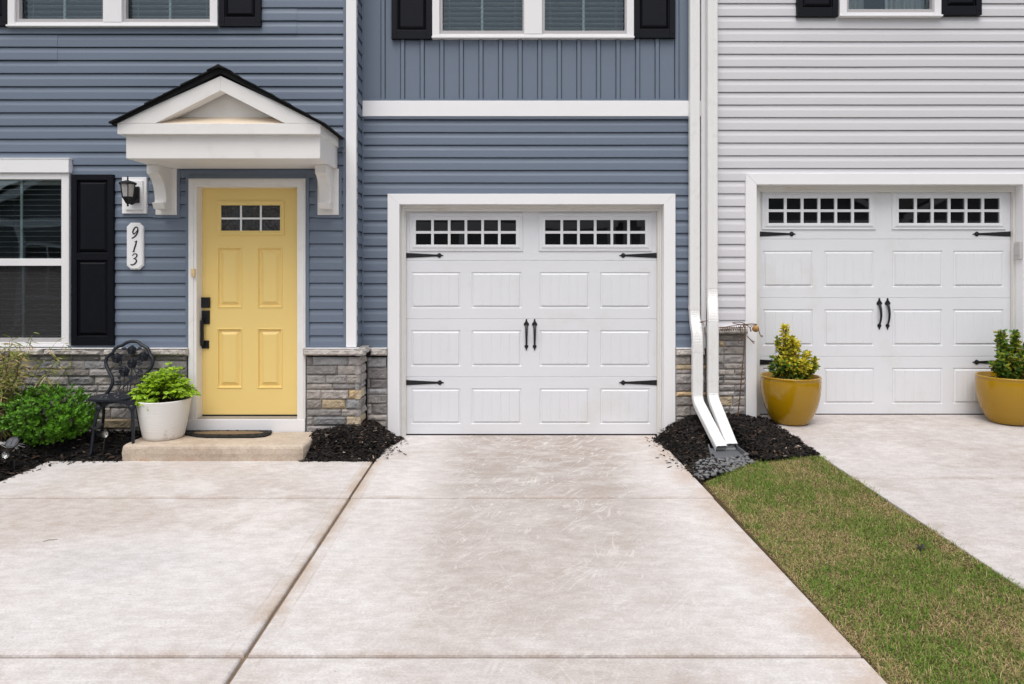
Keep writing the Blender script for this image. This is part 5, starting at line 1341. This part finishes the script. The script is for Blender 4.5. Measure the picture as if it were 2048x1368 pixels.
# ------------------------------------------------------------------ solar spotlights
def spot(label, base, head, d, panel, pn, pr, pround, sc_=.8):
    g = thing('solar_light', base, label, 'solar light', 'solar garden spotlights')
    s = MB(); s.tube([base, (base[0], base[1], base[2]+.06), (head[0], head[1]+.012, head[2]-.02)], .0075, 8); s.tube([(head[0], head[1]+.02, head[2]), ((head[0]+panel[0])/2, head[1]+.03, (head[2]+panel[2])/2), tuple(panel)], .007, 8); s.build('stake', M['black_plastic'], g)
    m = rot_to(d); r_ = .041*sc_
    s = MB(); s.lathe([(.016,-.085),(.022,-.06),(r_*.9,-.01),(r_,.008),(r_*.98,.014),(r_*.86,.014),(r_*.84,.004)], head, 28, ax=m); s.build('lamp_head', M['black_plastic'], g, smooth=False)
    s = MB(); s.lathe([(r_*.85,.009),(r_*.6,.001),(r_*.3,-.004),(.001,-.006)], head, 28, cap0=False, ax=m)
    s.build('lens', M['chrome'], g, smooth=True)
    m = rot_to(pn)
    s = MB(); s.lathe([(pr*.8,-.014),(pr,-.010),(pr,.002),(pr*.95,.004)], panel, 30 if pround else 4, ax=m, cap1=True); s.build('panel', M['black_plastic'], g)
    s = MB()
    for k_ in (-1, 1): s.add([tuple(Vector(panel)+m@Vector(q_)) for q_ in ((k_*.003, -pr*.62, .0046), (k_*pr*.62, -pr*.62, .0046), (k_*pr*.62, pr*.62, .0046), (k_*.003, pr*.62, .0046))], [(0,1,2,3)])
    s.build_each('solar_cell', M['cell'], g)
yq = -1.14
spot('solar spotlight with a round tilted panel at the lower left edge of the mulch', (PX(22,yq), yq+.03, zA(-3.98,-1.12)-.02), (PX(16.5,yq), yq-.02, PZ(908,yq)), (.12,-.9,.18), (PX(20.5,yq), yq+.02, PZ(886.5,yq)), (.05,-.80,.60), .050, True)
yq = -.74
spot('solar spotlight under the garden chair with its bright lens facing right', (PX(203,yq), yq+.02, zA(-3.45,-.72)-.03), (PX(210,yq), yq-.01, PZ(868,yq)), (.90,-.42,.08), (PX(196,yq), yq-.01, PZ(853,yq)), (-.35,-.12,.9), .05, True)

# ------------------------------------------------------------------ door mat
s = MB(); zt = .134
P = [(PX(363,-.30), -.300), (PX(363,-.33), -.36), (PX(372,-.42), -.44), (PX(393,-.50), -.515), (PX(415,-.54), -.545), (PX(506,-.54), -.545), (PX(530,-.50), -.512), (PX(543,-.42), -.44), (PX(546,-.34), -.36), (PX(543,-.31), -.300)]
dm = thing('doormat', (sum(p[0] for p in P)/10, -.42, zt), 'black rubber doormat with a brown centre in front of the yellow door', 'doormat')
s.prism(P, zt, zt+.014, axis='z'); cxm = sum(p[0] for p in P)/10; cym = -.42
b = s.build('border', M['mat'], dm, bevel=.005)
s = MB(); s.prism([(cxm+(p[0]-cxm)*.93, cym+(p[1]-cym)*.88) for p in P], zt+.0145, zt+.0165, axis='z')
for i in range(26):
    a = 2*math.pi*i/26; s.lathe([(.016,0),(.012,.006),(.004,.007)], (cxm+.36*math.cos(a), cym-.005+.085*math.sin(a), zt+.0166), 8, cap1=True)
s.build('scroll_border', M['mat'], dm)
s = MB(); s.prism([(cxm+.31*math.cos(2*math.pi*i/40), cym+.062*math.sin(2*math.pi*i/40)) for i in range(40)], zt+.0168, zt+.020, axis='z'); s.build('centre_inset', M['coir'], dm)

# ------------------------------------------------------------------ wire insect garden stake
YI = -.20
iz = lambda a, b, dy=0: (PX(1370+a/5.263, YI+dy), YI+dy, PZ(600+b/5.263, YI+dy))
gs = thing('garden_stake', (iz(553,1250)[0], YI, PZ(842,YI)), 'rusty wire dragonfly stake with a round brass head by the stone', 'garden ornament')
s = MB(); s.tube([iz(553,1255), iz(575,1040), iz(600,760), iz(622,500), iz(632,360), iz(632,260)], .0055, 7); s.build('stake', M['wire'], gs)
s = MB(); w = .0036
tubes = [[(360,292),(440,282),(520,268),(600,258),(640,256)], [(150,232),(210,222),(300,206)], [(165,240),(190,235),(190,270)], [(500,240),(540,234),(600,238),(640,255),(700,250),(760,258),(700,264),(640,262)], [(500,242),(560,255),(640,262)],
         [(640,262),(670,280),(690,305),(697,332)], [(690,332),(688,290),(705,280)], [(632,300),(600,260),(575,300),(590,340),(590,360)],
         [(775,315),(785,345),(795,375),(808,390),(818,382),(812,374),(802,378)], [(632,372),(600,405),(557,452)], [(636,372),(610,398),(570,435)], [(650,375),(700,425),(735,440)], [(655,380),(690,420),(728,460)], [(600,300),(618,268),(632,262)]]
for q_ in tubes:
    c = cat([tuple(map(float, p)) for p in q_], 4); s.tube([iz(a, b, -.004*math.sin(a*.05)) for a, b in c], w, 6)
z_ = []
for k in range(10): z_ += [(372+k*24, 290-k*2), (392+k*24, 330-k*1)]
s.tube([iz(a, b, -.03 if i % 2 else .02) for i, (a, b) in enumerate(cat([tuple(map(float, p)) for p in z_], 3))], w*.9, 5); s.build('wire_body', M['wire'], gs)
s = MB(); cc = iz(743, 302); r_ = 36/5.263*(YI-CAMY)/F; s.lathe([(r_*math.sin(math.pi*i/14)+.0005, -r_*math.cos(math.pi*i/14)) for i in range(15)], cc, 24); s.build('head', M['brass'], gs, smooth=True)

# ------------------------------------------------------------------ small litter
s = MB(); c = Vector((PX(1840,-2.75), -2.75, 0)); 
c.y = -2.78; c.x = (1840-1024)*(c.y-CAMY)/F; c.z = zG(c.x, c.y)+.016
rng = random.Random(2)
for k in range(9): leaf(s, c+Vector((rng.uniform(-.015,.015), rng.uniform(-.015,.015), rng.uniform(0,.006))), rv(rng)*Vector((1,1,.3)), Vector((0,0,1)), .026, .016, (.018,.017,.02), (.025,.025,.03), .3, .3)
tag(s.build('dead_leaf', M['leaf']), 'dark crumpled leaf lying in the grass strip', 'leaf')
s = MB(); yb_ = -4.12; c = Vector(((1885-1024)*(yb_-CAMY)/F, yb_, 0)); c.z = zG(c.x, c.y)+.03
for k in range(4): leaf(s, c+Vector((rng.uniform(-.006,.006), rng.uniform(-.006,.006), rng.uniform(0,.006))), rv(rng)+Vector((0,0,.6)), Vector((0,-1,.4)), .018, .012, (.5,.36,.28), (.62,.48,.38), .3, .3)
tag(s.build('dried_petal', M['leaf']), 'pale dried petal in the grass near the bottom of the lawn', 'petal')
s = MB(); yb_ = -3.05; xx = (100-1024)*(yb_-CAMY)/F
yb_ = CAMY + H*F/(1082-543); xx = (100-1024)*(yb_-CAMY)/F
s.tube([(xx-.03, yb_-.02, .004), (xx-.01, yb_, .006), (xx+.02, yb_+.008, .005), (xx+.035, yb_+.02, .004)], [.001,.0018,.0016,.001], 5)
tag(s.build('twig', M['bark']), 'thin dry twig lying on the left concrete pad', 'twig')

# ------------------------------------------------------------------ houses across the street (seen in the window glass)
def far_house(x0, x1, ytop, label, ridge, eave=3.6):
    h = thing('house', ((x0+x1)/2, -20, -.11), label, 'house')
    s = MB(); yw = -16.5; xm = (x0+x1)/2
    s.prism([(x0,-.11),(x1,-.11),(x1,eave),(xm,ridge),(x0,eave)], -24, yw)
    n = int((ridge+.1)/.16)
    s.build('wall', M['house2'], h)
    s = MB(); 
    for sg in (-1, 1):
        xe = xm+sg*((x1-x0)/2+.35); ze = eave-.25
        s.prism([(xm, ridge), (xm, ridge+.16), (xe, ze+.12), (xe, ze)], -24.3, yw+.45)
    s.build('roof', M['shingle'], h)
    s = MB()
    for sg in (-1, 1):
        xe = xm+sg*((x1-x0)/2+.3); ze = eave-.22; s.prism([(xm, ridge-.02), (xm, ridge-.24), (xe, ze-.24), (xe, ze)], yw+.36, yw+.42)
    s.box(x0-.06, x0+.14, yw-.1, yw+.05, -.11, eave-.15); s.box(x1-.14, x1+.06, yw-.1, yw+.05, -.11, eave-.15)
    for k in range(5):
        xq = x0+.3+(x1-x0-.6)*k/4; s.box(xq-.09, xq+.09, yw+1.3, yw+1.48, -.11, 2.95)
    s.box(x0+.1, x1-.1, yw+1.28, yw+1.5, 2.95, 3.2)
    s.build('trim', M['white'], h)
    s = MB(); s.box(xm-.38, xm+.38, yw, yw+.04, ridge-1.75, ridge-.85)
    for k in range(7): s.box(xm-.30, xm+.30, yw+.04, yw+.06, ridge-1.68+k*.11, ridge-1.62+k*.11)
    s.build('gable_vent', M['white'], h)
    for wx_ in (x0+1.3, x1-2.9):
        s = MB(); s.box(wx_, wx_+1.6, yw, yw+.06, .75, 2.5); w_ = s.build('window', M['white'], h)
        for k in range(2):
            s = MB(); s.box(wx_+.1+k*.74, wx_+.76+k*.74, yw+.055, yw+.066, .85, 2.4); s.build('pane', M['dglass'], w_)
far_house(-17.5, -9.0, 0, 'charcoal gabled house across the street, mirrored in the lower left window', 5.9)
far_house(-6.7, 3.5, 0, 'charcoal gabled house across the street, mirrored in the blue house garage panes', 5.7)
far_house(3.9, 12.7, 0, 'charcoal gabled house across the street, mirrored in the left garage panes of the grey house', 5.8)
far_house(13.2, 22.0, 0, 'charcoal gabled house across the street, mirrored in the right garage panes of the grey house', 5.8)

# ------------------------------------------------------------------ light, camera
w = bpy.data.worlds.new('World'); sc.world = w; w.use_nodes = True
nt = w.node_tree; bg = nt.nodes['Background']
sky = nt.nodes.new('ShaderNodeTexSky'); sky.sky_type = 'NISHITA'; sky.sun_disc = False
EL, AZ = R(66), R(192)
sky.sun_elevation = EL; sky.sun_rotation = AZ; sky.air_density = 1.0; sky.dust_density = 4.0
hs = nt.nodes.new('ShaderNodeHueSaturation'); hs.inputs['Saturation'].default_value = .36; nt.links.new(sky.outputs[0], hs.inputs['Color']); nt.links.new(hs.outputs[0], bg.inputs[0])
bg.inputs[1].default_value = .12
sd = bpy.data.lights.new('sun', 'SUN'); sd.energy = 1.45; sd.angle = R(50); sd.color = (1, .965, .93)
so = bpy.data.objects.new('sun', sd); COL.objects.link(so)
dirv = Vector((math.sin(AZ)*math.cos(EL), math.cos(AZ)*math.cos(EL), math.sin(EL)))
so.rotation_euler = (-dirv).to_track_quat('-Z', 'Y').to_euler(); so.location = (0,-10,20)
cd = bpy.data.cameras.new('camera'); co = bpy.data.objects.new('camera', cd); COL.objects.link(co)
cd.sensor_width = 36; cd.lens = F/2048*36; cd.shift_y = -(684-543)/2048
co.location = (0, CAMY, H); co.rotation_euler = (R(90), 0, 0); cd.clip_start = .05; cd.clip_end = 500
sc.camera = co
sc.view_settings.view_transform = 'Standard'; sc.view_settings.look = 'None'; sc.view_settings.gamma = 1; sc.view_settings.exposure = 0.38
sc.cycles.max_bounces = 8; sc.cycles.transparent_max_bounces = 16
